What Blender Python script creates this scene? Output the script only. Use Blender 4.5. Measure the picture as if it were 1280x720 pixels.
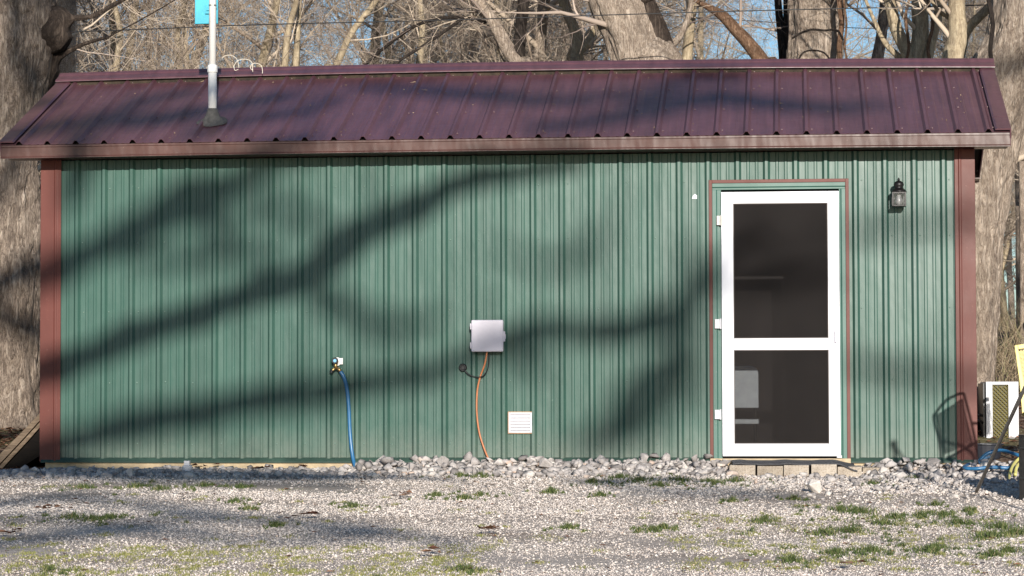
import bpy, math, random
import numpy as np
from mathutils import Vector, Matrix, noise
PI = math.pi
for o in list(bpy.data.objects): bpy.data.objects.remove(o)
sc = bpy.context.scene
COL = sc.collection
rnd = random.Random(7)

# ------------------------------------------------------------------ camera
FPX = 3302.5; YAW, PITCH, ROLL = 0.1058, 0.0405, -0.0026
CAM = Vector((5.681, -20.558, 0.521))
_f = Vector((-math.sin(YAW)*math.cos(PITCH), math.cos(YAW)*math.cos(PITCH), math.sin(PITCH)))
_r = Vector((math.cos(YAW), math.sin(YAW), 0)); _u = _r.cross(_f)
RT = _r*math.cos(ROLL) + _u*math.sin(ROLL)
UP = -_r*math.sin(ROLL) + _u*math.cos(ROLL)
cam = bpy.data.cameras.new('camera'); co = bpy.data.objects.new('camera', cam); COL.objects.link(co)
cam.sensor_width = 36; cam.lens = FPX/1280*36; cam.clip_end = 2000; cam.clip_start = 0.1
co.matrix_world = Matrix(((RT.x, UP.x, -_f.x, CAM.x), (RT.y, UP.y, -_f.y, CAM.y), (RT.z, UP.z, -_f.z, CAM.z), (0, 0, 0, 1)))
sc.camera = co
cam.dof.use_dof = False

# ------------------------------------------------------------------ light
AZ, EL = math.radians(11.2), math.radians(14.3)
SUN = Vector((math.sin(AZ)*math.cos(EL), -math.cos(AZ)*math.cos(EL), math.sin(EL)))
w = bpy.data.worlds.new('World'); sc.world = w; w.use_nodes = True
nt = w.node_tree; nt.nodes.clear()
sky = nt.nodes.new('ShaderNodeTexSky'); sky.sky_type = 'NISHITA'; sky.sun_disc = False
sky.sun_elevation = EL; sky.sun_rotation = PI - AZ; sky.air_density = 1.0; sky.dust_density = 0.35; sky.ozone_density = 4.0
bg = nt.nodes.new('ShaderNodeBackground'); bg.inputs[1].default_value = 0.095
wo = nt.nodes.new('ShaderNodeOutputWorld')
nt.links.new(sky.outputs[0], bg.inputs[0]); nt.links.new(bg.outputs[0], wo.inputs[0])
sl = bpy.data.lights.new('sun', 'SUN'); sl.energy = 4.9; sl.angle = math.radians(0.53); sl.color = (1.0, 0.94, 0.86)
so = bpy.data.objects.new('sun', sl); COL.objects.link(so)
so.rotation_euler = SUN.to_track_quat('Z', 'Y').to_euler(); so.location = SUN*60
sc.view_settings.view_transform = 'Standard'; sc.view_settings.look = 'None'
sc.view_settings.exposure = 0.47; sc.view_settings.gamma = 1

# ------------------------------------------------------------------ pixel -> world helpers
def ray(px, py):
    return (_f*FPX + RT*(px-640) + UP*(360-py)).normalized()
def at(px, py, Y=0.0):
    d = ray(px, py); return CAM + d*((Y-CAM.y)/d.y)
def clamp(a, b, v): return max(a, min(b, v))
OV, ZE, YR, ZR = 0.32, 2.5204, 1.4364, 3.229
XL, XR, XFL, XFR, ZFB = -0.269, 7.071, -0.527, 7.332, 2.395
SLOPE = (ZR-ZE)/(YR+OV)
def at_roof(px, py):
    d = ray(px, py)
    n = Vector((0, -SLOPE, 1)); p0 = Vector((0, -OV, ZE))
    return CAM + d*((p0-CAM).dot(n)/d.dot(n))
def smooth(a, b, x):
    t = clamp(0, 1, (x-a)/(b-a)); return t*t*(3-2*t)
def ground_z(x, y):
    if y < 0:
        z = -0.078 + 0.044*y
        # rubble bank along the wall, a little higher to the right
        z += (0.015 + 0.035*smooth(1.5, 3.0, x)) * (1-smooth(0.05, 0.42, -y))
    else:
        z = -0.078 + 0.085*max(0, min(y-0.8, 5.5)) + 0.045*max(0, y-6.3)
        if y > 45: z -= 0.03*(y-45)
        z += (0.015 + 0.035*smooth(1.5, 3.0, x))*(1-smooth(0, 0.6, y))
    z += 0.012*noise.noise(Vector((x*0.7, y*0.7, 0))) + 0.02*noise.noise(Vector((x*0.2, y*0.2, 3)))
    return z
def at_ground(px, py):
    d = ray(px, py); s = 5.0
    for k in range(4000):
        p = CAM + d*s
        if p.z <= ground_z(p.x, p.y): return p
        s += 0.02
    return p

# ------------------------------------------------------------------ materials
def mat(name):
    m = bpy.data.materials.new(name); m.use_nodes = True
    n = m.node_tree; b = n.nodes['Principled BSDF']; return m, n, b
def N(n, t, **kw):
    x = n.nodes.new(t)
    for k, v in kw.items(): setattr(x, k, v)
    return x
def ramp(n, fac, stops):
    r = N(n, 'ShaderNodeValToRGB'); e = r.color_ramp.elements
    while len(e) > 1: e.remove(e[0])
    e[0].position = stops[0][0]; e[0].color = (*stops[0][1], 1)
    for p, c in stops[1:]:
        q = e.new(p); q.color = (*c, 1)
    n.links.new(fac, r.inputs[0]); return r
def coords(n, scale=(1, 1, 1), kind='Object'):
    c = N(n, 'ShaderNodeTexCoord'); m = N(n, 'ShaderNodeMapping'); m.inputs['Scale'].default_value = scale
    n.links.new(c.outputs[kind], m.inputs[0]); return m.outputs[0]
def nz(n, vec, scale, detail=4, rough=0.55, dist=0):
    t = N(n, 'ShaderNodeTexNoise'); t.inputs['Scale'].default_value = scale; t.inputs['Detail'].default_value = detail
    t.inputs['Roughness'].default_value = rough; t.inputs['Distortion'].default_value = dist
    n.links.new(vec, t.inputs['Vector']); return t.outputs['Fac']
def mixc(n, fac, a, b, blend='MIX'):
    m = N(n, 'ShaderNodeMix', data_type='RGBA', blend_type=blend)
    if isinstance(fac, (int, float)): m.inputs[0].default_value = fac
    else: n.links.new(fac, m.inputs[0])
    for i, v in ((6, a), (7, b)):
        if isinstance(v, tuple): m.inputs[i].default_value = (*v, 1)
        else: n.links.new(v, m.inputs[i])
    return m.outputs[2]
def math_(n, op, a, b=0.0):
    m = N(n, 'ShaderNodeMath', operation=op)
    for i, v in enumerate((a, b)):
        if isinstance(v, (int, float)): m.inputs[i].default_value = v
        else: n.links.new(v, m.inputs[i])
    return m.outputs[0]
def bump(n, b, h, strength=0.3, dist=0.01):
    k = N(n, 'ShaderNodeBump'); k.inputs['Strength'].default_value = strength; k.inputs['Distance'].default_value = dist
    n.links.new(h, k.inputs['Height']); n.links.new(k.outputs[0], b.inputs['Normal'])

def painted(name, c, rough=0.35, var=0.18, spec=0.5, streak=(3, 3, 0.6), dirt=None, dents=0.0, coat=0.0):
    m, n, b = mat(name)
    v = coords(n, streak)
    f = nz(n, v, 3, 5, 0.6)
    c1 = tuple(x*(1-var) for x in c); c2 = tuple(min(1, x*(1+var)) for x in c)
    r = ramp(n, f, [(0.3, c1), (0.7, c2)])
    out = r.outputs[0]
    sp = nz(n, coords(n), 55, 3, 0.7)
    spr = ramp(n, sp, [(0.66, (0, 0, 0)), (0.74, (1, 1, 1))])
    if dirt:
        out = mixc(n, math_(n, 'MULTIPLY', spr.outputs[0], 0.45), out, dirt)
        cz = N(n, 'ShaderNodeSeparateXYZ'); n.links.new(coords(n), cz.inputs[0])
    n.links.new(out, b.inputs['Base Color'])
    rr = N(n, 'ShaderNodeMapRange'); rr.inputs[3].default_value = rough*0.8; rr.inputs[4].default_value = rough*1.35
    n.links.new(nz(n, coords(n), 6, 4), rr.inputs[0]); n.links.new(rr.outputs[0], b.inputs['Roughness'])
    b.inputs['Specular IOR Level'].default_value = spec
    b.inputs['Coat Weight'].default_value = coat; b.inputs['Coat Roughness'].default_value = 0.25
    if dents: bump(n, b, nz(n, coords(n, (1.4, 1.4, 0.5)), 5, 2), dents, 0.02)
    return m
def plain(name, c, rough=0.5, metal=0.0, var=0.12, scale=20, bmp=0.0):
    m, n, b = mat(name)
    f = nz(n, coords(n), scale, 5, 0.6)
    r = ramp(n, f, [(0.3, tuple(x*(1-var) for x in c)), (0.7, tuple(min(1, x*(1+var)) for x in c))])
    n.links.new(r.outputs[0], b.inputs['Base Color'])
    b.inputs['Roughness'].default_value = rough; b.inputs['Metallic'].default_value = metal
    if bmp: bump(n, b, f, bmp, 0.01)
    return m
M = {}
M['green'] = painted('green_steel', (0.037, 0.090, 0.070), 0.33, 0.12, 0.42, (2.6, 2.6, 0.3), (0.17, 0.25, 0.21), 0.0)
def weather_green():
    n = M['green'].node_tree; b = n.nodes['Principled BSDF']
    src = b.inputs['Base Color'].links[0].from_socket
    c = coords(n); sp = N(n, 'ShaderNodeSeparateXYZ'); n.links.new(c, sp.inputs[0])
    lo = N(n, 'ShaderNodeMapRange'); lo.inputs[1].default_value = 0.42; lo.inputs[2].default_value = 0.0
    n.links.new(math_(n, 'ADD', sp.outputs[2], math_(n, 'MULTIPLY', nz(n, coords(n, (3, 1, 1.5)), 3, 5), 0.25)), lo.inputs[0])
    d = math_(n, 'MULTIPLY', math_(n, 'MULTIPLY', lo.outputs[0], nz(n, coords(n), 28, 6, 0.8)), 0.75)
    c1 = mixc(n, d, src, (0.26, 0.24, 0.20))
    chalk = ramp(n, nz(n, coords(n, (1, 1, 0.12)), 5, 6, 0.7), [(0.5, (0, 0, 0)), (0.75, (1, 1, 1))])
    c2 = mixc(n, math_(n, 'MULTIPLY', chalk.outputs[0], 0.12), c1, (0.15, 0.21, 0.19))
    n.links.new(c2, b.inputs['Base Color'])
    h = nz(n, coords(n, (1, 1, 0.06)), 9, 2, 0.4); h2 = nz(n, coords(n, (1, 1, .5)), 3.5, 3)
    bump(n, b, math_(n, 'ADD', h, math_(n, 'MULTIPLY', h2, 1.2)), 0.30, 0.012)
weather_green()
M['green_trim'] = painted('green_trim_steel', (0.035, 0.105, 0.082), 0.4, 0.1, 0.5, (3, 3, .5), (0.3, 0.35, 0.3))
M['dark_green'] = painted('dark_green_drip_trim', (0.022, 0.05, 0.036), 0.5, 0.25, 0.4, (2, 2, 2), (0.2, 0.2, 0.18))
M['roof'] = painted('maroon_roof_steel', (0.100, 0.044, 0.053), 0.33, 0.22, 0.6, (4, 0.5, 0.5), (0.15, 0.10, 0.09), 0.2)
M['brown'] = painted('brown_trim_steel', (0.070, 0.031, 0.025), 0.34, 0.25, 0.3, (0.8, 2, 2), (0.2, 0.13, 0.11), 0.5, 0.2)
M['red_brown'] = painted('red_brown_corner_steel', (0.112, 0.033, 0.025), 0.42, 0.12, 0.25, (2, 2, 0.5), (0.28, 0.14, 0.12))
M['white'] = painted('white_door_paint', (0.71, 0.715, 0.75), 0.35, 0.05, 0.5, (2, 2, 1), (0.62, 0.6, 0.58))
M['white_plastic'] = plain('white_plastic', (0.52, 0.52, 0.54), 0.4, 0, 0.04)
M['pvc'] = plain('pale_pvc', (0.7, 0.69, 0.66), 0.35, 0, 0.05, 8)
M['box_grey'] = plain('pale_grey_plastic', (0.52, 0.49, 0.54), 0.45, 0, 0.05, 8)
M['black'] = plain('black_plastic', (0.012, 0.012, 0.013), 0.4)
M['bronze'] = plain('dark_bronze_metal', (0.012, 0.010, 0.010), 0.4, 0.2)
M['brass'] = plain('brass', (0.45, 0.30, 0.12), 0.35, 0.9)
M['cyan'] = plain('cyan_panel', (0.05, 0.40, 0.52), 0.4, 0, 0.15, 6)
M['hose_blue'] = plain('blue_hose_rubber', (0.025, 0.12, 0.25), 0.35)
M['knob_blue'] = plain('light_blue_knob', (0.2, 0.5, 0.75), 0.4)
M['hose_yellow'] = plain('yellow_hose_rubber', (0.55, 0.50, 0.16), 0.4)
M['orange'] = plain('orange_cable', (0.42, 0.15, 0.06), 0.45)
M['steel'] = plain('dull_steel', (0.30, 0.29, 0.27), 0.45, 0.7, 0.25)
M['rubber'] = plain('dark_roof_boot_rubber', (0.085, 0.08, 0.072), 0.8, 0, 0.4, 30, 0.5)
M['roof_screw'] = plain('maroon_screw_heads', (0.16, 0.10, 0.10), 0.4, 0.2)
M['screw'] = plain('pale_screw_heads', (0.16, 0.24, 0.20), 0.4, 0.3)
M['lining'] = plain('dark_interior', (0.014, 0.010, 0.009), 0.8)  # the room's darkness put into the lining colour, since sun reaches in
M['sill_wood'] = plain('tan_sill_lumber', (0.42, 0.33, 0.21), 0.8, 0, 0.25, 12, 0.3)
M['closure'] = plain('gap_shade_foam_closure', (0.03, 0.02, 0.012), 0.9, 0, 0.7, 14)  # foam coloured near black to give the shaded gap under the ridge cap
M['mat'] = plain('dark_grey_rubber_mat', (0.05, 0.05, 0.055), 0.85, 0, 0.3, 60, 0.8)
M['yellow'] = plain('yellow_plastic', (0.72, 0.60, 0.22), 0.45)
M['basin'] = plain('black_tub_plastic', (0.02, 0.022, 0.03), 0.5)
M['drum'] = plain('dark_weathered_metal', (0.07, 0.062, 0.055), 0.6, 0.3, 0.4, 9, 0.3)
M['grille'] = plain('olive_grille', (0.19, 0.16, 0.05), 0.5, 0.2)
M['fin'] = plain('dark_coil_fins', (0.06, 0.055, 0.03), 0.5, 0.4)
M['dark_frame'] = plain('dark_brown_chair_metal', (0.03, 0.022, 0.02), 0.4, 0.5)
M['bulb'] = plain('frosted_bulb', (0.26, 0.25, 0.25), 0.3)
M['upholstery'] = plain('pale_grey_leather', (0.78, 0.85, 0.93), 0.6, 0, 0.12, 14, 0.4)
M['rail'] = plain('pale_rail', (0.7, 0.76, 0.8), 0.4)
M['curl'] = plain('pale_curled_wire', (0.62, 0.56, 0.46), 0.5)

def concrete():
    m, n, b = mat('concrete_block')
    f = nz(n, coords(n), 9, 6, 0.7); g = nz(n, coords(n), 90, 3, 0.7)
    r = ramp(n, f, [(0.25, (0.28, 0.24, 0.20)), (0.55, (0.41, 0.365, 0.31)), (0.8, (0.50, 0.45, 0.39))])
    r2 = ramp(n, g, [(0.35, (0.55, 0.5, 0.45)), (0.5, (1, 1, 1))])
    oi = N(n, 'ShaderNodeObjectInfo'); vr = ramp(n, oi.outputs['Random'], [(0, (0.72, 0.68, 0.62)), (1, (1.1, 1.08, 1.05))])
    n.links.new(mixc(n, 1.0, mixc(n, 1.0, r.outputs[0], r2.outputs[0], 'MULTIPLY'), vr.outputs[0], 'MULTIPLY'), b.inputs['Base Color'])
    b.inputs['Roughness'].default_value = 0.9; bump(n, b, g, 0.6, 0.004); return m
M['concrete'] = concrete()
def screen_mat():
    m, n, b = mat('insect_screen')
    out = n.nodes['Material Output']
    b.inputs['Roughness'].default_value = 0.6
    f = nz(n, coords(n, (1, 1, 1)), 2.2, 3)
    r = ramp(n, f, [(0.3, (0.009, 0.0065, 0.006)), (0.7, (0.017, 0.013, 0.012))])
    n.links.new(r.outputs[0], b.inputs['Base Color'])
    t = N(n, 'ShaderNodeBsdfTransparent'); mx = N(n, 'ShaderNodeMixShader'); b.inputs['Specular IOR Level'].default_value = 0.15; mx.inputs[0].default_value = 0.58
    n.links.new(b.outputs[0], mx.inputs[1]); n.links.new(t.outputs[0], mx.inputs[2]); n.links.new(mx.outputs[0], out.inputs[0])
    return m
M['screen'] = screen_mat()
def glass_mat():
    m, n, b = mat('lamp_glass')
    out = n.nodes['Material Output']; g = N(n, 'ShaderNodeBsdfGlossy'); g.inputs['Roughness'].default_value = 0.02
    t = N(n, 'ShaderNodeBsdfTransparent'); mx = N(n, 'ShaderNodeMixShader'); mx.inputs[0].default_value = 0.96
    n.links.new(g.outputs[0], mx.inputs[1]); n.links.new(t.outputs[0], mx.inputs[2]); n.links.new(mx.outputs[0], out.inputs[0]); return m
M['glass'] = glass_mat()
def bark(name, a, bcol, c, sc_=1.0, strength=0.9, stretch=0.16):
    m, n, b = mat(name)
    v = coords(n, (sc_, sc_, sc_*stretch))
    f1 = nz(n, v, 13, 6, 0.62, 1.3)
    rid = math_(n, 'MULTIPLY', math_(n, 'ABSOLUTE', math_(n, 'SUBTRACT', f1, 0.5)), 5.0)
    f2 = nz(n, coords(n, (sc_, sc_, sc_*0.35)), 52, 8, 0.78, 0.8)
    pl = nz(n, coords(n, (sc_, sc_, sc_*.6)), 7, 5, 0.6, 0.8)
    h = math_(n, 'ADD', math_(n, 'MULTIPLY', math_(n, 'MINIMUM', rid, 0.9), 0.55), math_(n, 'MULTIPLY', math_(n, 'SUBTRACT', f2, 0.12), 1.15))
    big = nz(n, coords(n), 1.3, 5, 0.65)
    r = ramp(n, h, [(0.28, a), (0.62, bcol), (0.98, c)])
    r2 = ramp(n, big, [(0.3, (0.62, 0.60, 0.58)), (0.7, (1.15, 1.13, 1.10))])
    r3 = ramp(n, pl, [(0.35, (0.7, 0.68, 0.67)), (0.65, (1.1, 1.09, 1.07))])
    n.links.new(mixc(n, 1.0, mixc(n, 1.0, r.outputs[0], r2.outputs[0], 'MULTIPLY'), r3.outputs[0], 'MULTIPLY'), b.inputs['Base Color'])
    b.inputs['Roughness'].default_value = 0.95; b.inputs['Specular IOR Level'].default_value = 0.15
    bump(n, b, h, strength, 0.035); return m
M['bark_big'] = bark('grey_brown_bark', (0.08, 0.062, 0.05), (0.42, 0.345, 0.285), (0.68, 0.59, 0.50), 1.5)
M['bark_tan'] = bark('tan_furrowed_bark', (0.15, 0.11, 0.085), (0.54, 0.45, 0.37), (0.76, 0.66, 0.56), 1.6)
M['bark_pale'] = bark('pale_smooth_bark', (0.24, 0.19, 0.13), (0.44, 0.37, 0.26), (0.58, 0.50, 0.37), 2.0, 0.4)
M['bark_red'] = bark('split_reddish_bark', (0.08, 0.05, 0.035), (0.28, 0.17, 0.11), (0.45, 0.33, 0.24), 2.2, 0.8)
M['bark_dark'] = bark('dark_bark', (0.02, 0.017, 0.016), (0.055, 0.045, 0.04), (0.12, 0.10, 0.085), 1.8, 0.8)
M['bark_stub'] = bark('dark_brown_bark', (0.03, 0.024, 0.02), (0.085, 0.066, 0.055), (0.17, 0.135, 0.11), 1.6, 0.9)
def twig_mat(name, a, b_):
    m, n, b = mat(name)
    g = N(n, 'ShaderNodeNewGeometry')
    r = ramp(n, g.outputs['Random Per Island'], [(0, a), (0.6, tuple((x+y)/2 for x, y in zip(a, b_))), (1, b_)])
    n.links.new(r.outputs[0], b.inputs['Base Color']); b.inputs['Roughness'].default_value = 0.9; b.inputs['Specular IOR Level'].default_value = 0.2
    return m
M['twig'] = twig_mat('bare_twigs', (0.12, 0.092, 0.08), (0.46, 0.37, 0.30))
M['twig_pale'] = twig_mat('pale_twigs', (0.22, 0.17, 0.13), (0.58, 0.48, 0.37))
def gravel_ground():
    m, n, b = mat('gravel_ground')
    v = coords(n, (1, 1, 1))
    vo = N(n, 'ShaderNodeTexVoronoi'); vo.inputs['Scale'].default_value = 46; n.links.new(v, vo.inputs['Vector'])
    vo2 = N(n, 'ShaderNodeTexVoronoi'); vo2.inputs['Scale'].default_value = 110; n.links.new(v, vo2.inputs['Vector'])
    cell = N(n, 'ShaderNodeSeparateColor'); n.links.new(vo.outputs['Color'], cell.inputs[0])
    r = ramp(n, cell.outputs[0], [(0, (0.44, 0.36, 0.29)), (0.5, (0.60, 0.51, 0.43)), (1, (0.72, 0.63, 0.55))])
    fine = ramp(n, vo2.outputs['Distance'], [(0.2, (1.0, 1.0, 1.0)), (0.8, (0.72, 0.69, 0.67))])
    base = mixc(n, 1.0, r.outputs[0], fine.outputs[0], 'MULTIPLY')
    pt = nz(n, coords(n, (0.6, 1.6, 1)), 1.7, 6, 0.62)
    pr = ramp(n, pt, [(0.50, (0, 0, 0)), (0.66, (1, 1, 1))])
    base = mixc(n, math_(n, 'MULTIPLY', pr.outputs[0], 0.6), base, (0.30, 0.225, 0.17))
    sand = ramp(n, nz(n, coords(n, (0.5, 1.2, 1)), 1.0, 4), [(0.45, (0, 0, 0)), (0.62, (1, 1, 1))])
    base = mixc(n, math_(n, 'MULTIPLY', sand.outputs[0], 0.35), base, (0.68, 0.61, 0.54))
    gp = ramp(n, nz(n, coords(n, (0.7, 1.8, 1)), 2.3, 7, 0.7), [(0.60, (0, 0, 0)), (0.68, (1, 1, 1))])
    base = mixc(n, math_(n, 'MULTIPLY', gp.outputs[0], 0.45), base, (0.14, 0.16, 0.055))
    # behind the shed the ground is leaf litter and dry grass
    sp = N(n, 'ShaderNodeSeparateXYZ'); n.links.new(v, sp.inputs[0])
    mk = N(n, 'ShaderNodeMapRange'); mk.inputs[1].default_value = 0.15; mk.inputs[2].default_value = 0.7
    n.links.new(math_(n, 'ADD', sp.outputs[1], math_(n, 'MULTIPLY', math_(n, 'SUBTRACT', pt, 0.5), 1.0)), mk.inputs[0])
    lf = N(n, 'ShaderNodeTexVoronoi'); lf.inputs['Scale'].default_value = 26; n.links.new(v, lf.inputs['Vector'])
    lc = N(n, 'ShaderNodeSeparateColor'); n.links.new(lf.outputs['Color'], lc.inputs[0])
    lr = ramp(n, lc.outputs[0], [(0, (0.07, 0.045, 0.03)), (0.5, (0.17, 0.11, 0.075)), (0.85, (0.30, 0.20, 0.14)), (1, (0.42, 0.33, 0.26))])
    gr = ramp(n, nz(n, v, 0.8, 5), [(0.48, (0, 0, 0)), (0.6, (1, 1, 1))])
    far = mixc(n, math_(n, 'MULTIPLY', gr.outputs[0], 0.6), lr.outputs[0], (0.17, 0.17, 0.065))
    n.links.new(mixc(n, mk.outputs[0], base, far), b.inputs['Base Color'])
    b.inputs['Roughness'].default_value = 0.95; b.inputs['Specular IOR Level'].default_value = 0.2
    h = math_(n, 'ADD', math_(n, 'MULTIPLY', vo.outputs['Distance'], -1.0), math_(n, 'MULTIPLY', vo2.outputs['Distance'], -0.5))
    h = math_(n, 'ADD', h, math_(n, 'MULTIPLY', nz(n, v, 9, 8, .7), 2.0)); bump(n, b, h, 1.0, 0.018); return m
M['ground'] = gravel_ground()
def stone_mat():
    m, n, b = mat('crushed_limestone')
    g = N(n, 'ShaderNodeNewGeometry')
    r = ramp(n, g.outputs['Random Per Island'], [(0, (0.50, 0.45, 0.41)), (0.15, (0.62, 0.56, 0.515)), (0.6, (0.70, 0.64, 0.59)), (0.93, (0.78, 0.72, 0.66)), (1, (0.60, 0.46, 0.37))])
    f = nz(n, coords(n), 30, 5, 0.7)
    r2 = ramp(n, f, [(0.3, (0.72, 0.70, 0.68)), (0.7, (1.08, 1.06, 1.05))])
    n.links.new(mixc(n, 1.0, r.outputs[0], r2.outputs[0], 'MULTIPLY'), b.inputs['Base Color'])
    b.inputs['Roughness'].default_value = 0.9; b.inputs['Specular IOR Level'].default_value = 0.25; bump(n, b, f, 0.5, 0.01); return m
M['stone'] = stone_mat()
m_, n_, b_ = mat('dusty_grey_limestone'); g_ = N(n_, 'ShaderNodeNewGeometry')
r_ = ramp(n_, g_.outputs['Random Per Island'], [(0, (0.22, 0.205, 0.20)), (0.25, (0.37, 0.345, 0.335)), (0.7, (0.50, 0.47, 0.455)), (0.95, (0.64, 0.60, 0.56)), (1, (0.55, 0.42, 0.34))])
f_ = nz(n_, coords(n_), 24, 6, 0.75); q_ = ramp(n_, f_, [(0.3, (0.66, 0.64, 0.62)), (0.7, (1.12, 1.10, 1.08))])
n_.links.new(mixc(n_, 1.0, r_.outputs[0], q_.outputs[0], 'MULTIPLY'), b_.inputs['Base Color']); b_.inputs['Roughness'].default_value = 0.95; b_.inputs['Specular IOR Level'].default_value = 0.15; bump(n_, b_, f_, 0.8, 0.015)
M['rubble'] = m_
def island(name, stops, rough=0.8):
    m, n, b = mat(name)
    g = N(n, 'ShaderNodeNewGeometry'); r = ramp(n, g.outputs['Random Per Island'], stops)
    n.links.new(r.outputs[0], b.inputs['Base Color']); b.inputs['Roughness'].default_value = rough; b.inputs['Specular IOR Level'].default_value = 0.25; return m
M['grass'] = island('short_grass', [(0, (0.03, 0.05, 0.014)), (0.6, (0.07, 0.10, 0.028)), (0.87, (0.14, 0.16, 0.055)), (1, (0.30, 0.25, 0.14))])
M['moss'] = island('yellow_green_grass', [(0, (0.10, 0.11, 0.03)), (0.6, (0.20, 0.21, 0.06)), (1, (0.38, 0.33, 0.17))])
M['dry'] = island('dry_brush_stems', [(0, (0.10, 0.075, 0.045)), (0.5, (0.28, 0.21, 0.13)), (0.8, (0.45, 0.36, 0.24)), (1, (0.17, 0.19, 0.06))])
M['crumb'] = island('brown_crumbs', [(0, (0.14, 0.10, 0.075)), (0.6, (0.27, 0.20, 0.15)), (1, (0.42, 0.35, 0.26))])
M['leaf'] = island('dead_leaf', [(0, (0.12, 0.05, 0.03)), (0.5, (0.24, 0.11, 0.06)), (1, (0.38, 0.22, 0.13))])
def wood(name, a, c):
    m, n, b = mat(name)
    f = nz(n, coords(n, (1, 8, 8)), 7, 7, 0.65, 0.6); r = ramp(n, f, [(0.3, a), (0.7, c)])
    n.links.new(r.outputs[0], b.inputs['Base Color']); b.inputs['Roughness'].default_value = 0.85; b.inputs['Specular IOR Level'].default_value = 0.12; bump(n, b, f, 0.5, 0.004); return m
M['shaded_old_wood'] = wood('shaded_weathered_lumber', (0.07, 0.05, 0.035), (0.20, 0.15, 0.105))  # lumber colour lowered for the shade the hatch boards lie in
M['shade_dark_wood'] = wood('shade_dark_plywood', (0.004, 0.003, 0.003), (0.010, 0.008, 0.006))  # almost black: shade on the hatch panel put into its colour
M['rot_wood'] = wood('reddish_lumber', (0.20, 0.12, 0.08), (0.42, 0.28, 0.20))

# ------------------------------------------------------------------ mesh builder
ORIG = {}
class MB:
    def __init__(s): s.v = []; s.f = []
    def add(s, vs, fs):
        b = len(s.v); s.v += [tuple(v) for v in vs]; s.f += [tuple(i+b for i in f) for f in fs]; return s
    def box(s, x0, x1, y0, y1, z0, z1, R=None, c=None):
        vs = [Vector((x, y, z)) for x in (x0, x1) for y in (y0, y1) for z in (z0, z1)]
        if R is not None: vs = [c + R @ (v-c) for v in vs]
        return s.add(vs, [(0, 1, 3, 2), (4, 6, 7, 5), (0, 4, 5, 1), (2, 3, 7, 6), (0, 2, 6, 4), (1, 5, 7, 3)])
    def prism(s, poly, axis, a, b_):
        """closed 2-D polygon extruded along an axis (x: poly=(y,z); y: poly=(x,z); z: poly=(x,y))"""
        def P(q, t):
            return {'x': (t, q[0], q[1]), 'y': (q[0], t, q[1]), 'z': (q[0], q[1], t)}[axis]
        n = len(poly); vs = [P(q, a) for q in poly] + [P(q, b_) for q in poly]
        fs = [(i, (i+1) % n, n+(i+1) % n, n+i) for i in range(n)] + [tuple(range(n))[::-1], tuple(range(n, 2*n))]
        return s.add(vs, fs)
    def tube(s, pts, rad, n=8, cap=True, rfun=None):
        pts = [Vector(p) for p in pts]; k = len(pts)
        if isinstance(rad, (int, float)): rad = [rad]*k
        vs = []; prev = None
        for i, p in enumerate(pts):
            t = (pts[min(i+1, k-1)] - pts[max(i-1, 0)])
            t = t.normalized() if t.length > 1e-9 else Vector((0, 0, 1))
            if prev is None:
                a = Vector((0, -1, 0)) if abs(t.y) < 0.8 else Vector((1, 0, 0))
            else: a = prev
            x = (a - t*a.dot(t)).normalized(); y = t.cross(x); prev = x
            for j in range(n):
                th = 2*PI*j/n; r = rad[i]
                if rfun: r *= rfun(i, th, p)
                vs.append(p + (x*math.cos(th) + y*math.sin(th))*r)
        fs = [(i*n+j, i*n+(j+1) % n, (i+1)*n+(j+1) % n, (i+1)*n+j) for i in range(k-1) for j in range(n)]
        if cap: fs += [tuple(range(n))[::-1], tuple((k-1)*n+j for j in range(n))]
        return s.add(vs, fs)
    def lathe(s, prof, c, axis='z', n=20):
        vs = []
        for r, h in prof:
            for j in range(n):
                th = 2*PI*j/n; a, b_ = r*math.cos(th), r*math.sin(th)
                vs.append(Vector(c) + (Vector((a, b_, h)) if axis == 'z' else Vector((a, h, b_)) if axis == 'y' else Vector((h, a, b_))))
        k = len(prof)
        fs = [(i*n+j, i*n+(j+1) % n, (i+1)*n+(j+1) % n, (i+1)*n+j) for i in range(k-1) for j in range(n)]
        fs += [tuple(range(n))[::-1], tuple((k-1)*n+j for j in range(n))]
        return s.add(vs, fs)
    def build(s, name, m, parent=None, bevel=0, smooth_=False, origin=None, seg=2):
        if parent is not None: og = ORIG[parent.name]
        elif origin is not None: og = Vector(origin)
        else:
            a = np.array([tuple(v) for v in s.v]); og = Vector(((a[:, 0].min()+a[:, 0].max())/2, (a[:, 1].min()+a[:, 1].max())/2, a[:, 2].min()))
        me = bpy.data.meshes.new(name)
        me.from_pydata([(v[0]-og.x, v[1]-og.y, v[2]-og.z) for v in s.v], [], s.f); me.update()
        import bmesh
        bm = bmesh.new(); bm.from_mesh(me)
        bmesh.ops.recalc_face_normals(bm, faces=bm.faces[:]) if len(s.f) < 60000 else None
        bm.to_mesh(me); bm.free()
        ob = bpy.data.objects.new(name, me); COL.objects.link(ob); me.materials.append(m)
        if smooth_: me.polygons.foreach_set('use_smooth', [True]*len(me.polygons))
        if bevel:
            bv = ob.modifiers.new('bevel', 'BEVEL'); bv.width = bevel; bv.segments = seg; bv.limit_method = 'ANGLE'; bv.angle_limit = 0.6
        if parent is not None: ob.parent = parent
        else: ob.location = og
        ORIG[ob.name] = og
        return ob
def empty(name, loc):
    o = bpy.data.objects.new(name, None); COL.objects.link(o); o.location = loc; ORIG[o.name] = Vector(loc); o.empty_display_size = 0.1; return o
def tag(o, label, cat, group=None, kind=None):
    o['label'] = label; o['category'] = cat
    if group: o['group'] = group
    if kind: o['kind'] = kind
    return o
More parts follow.
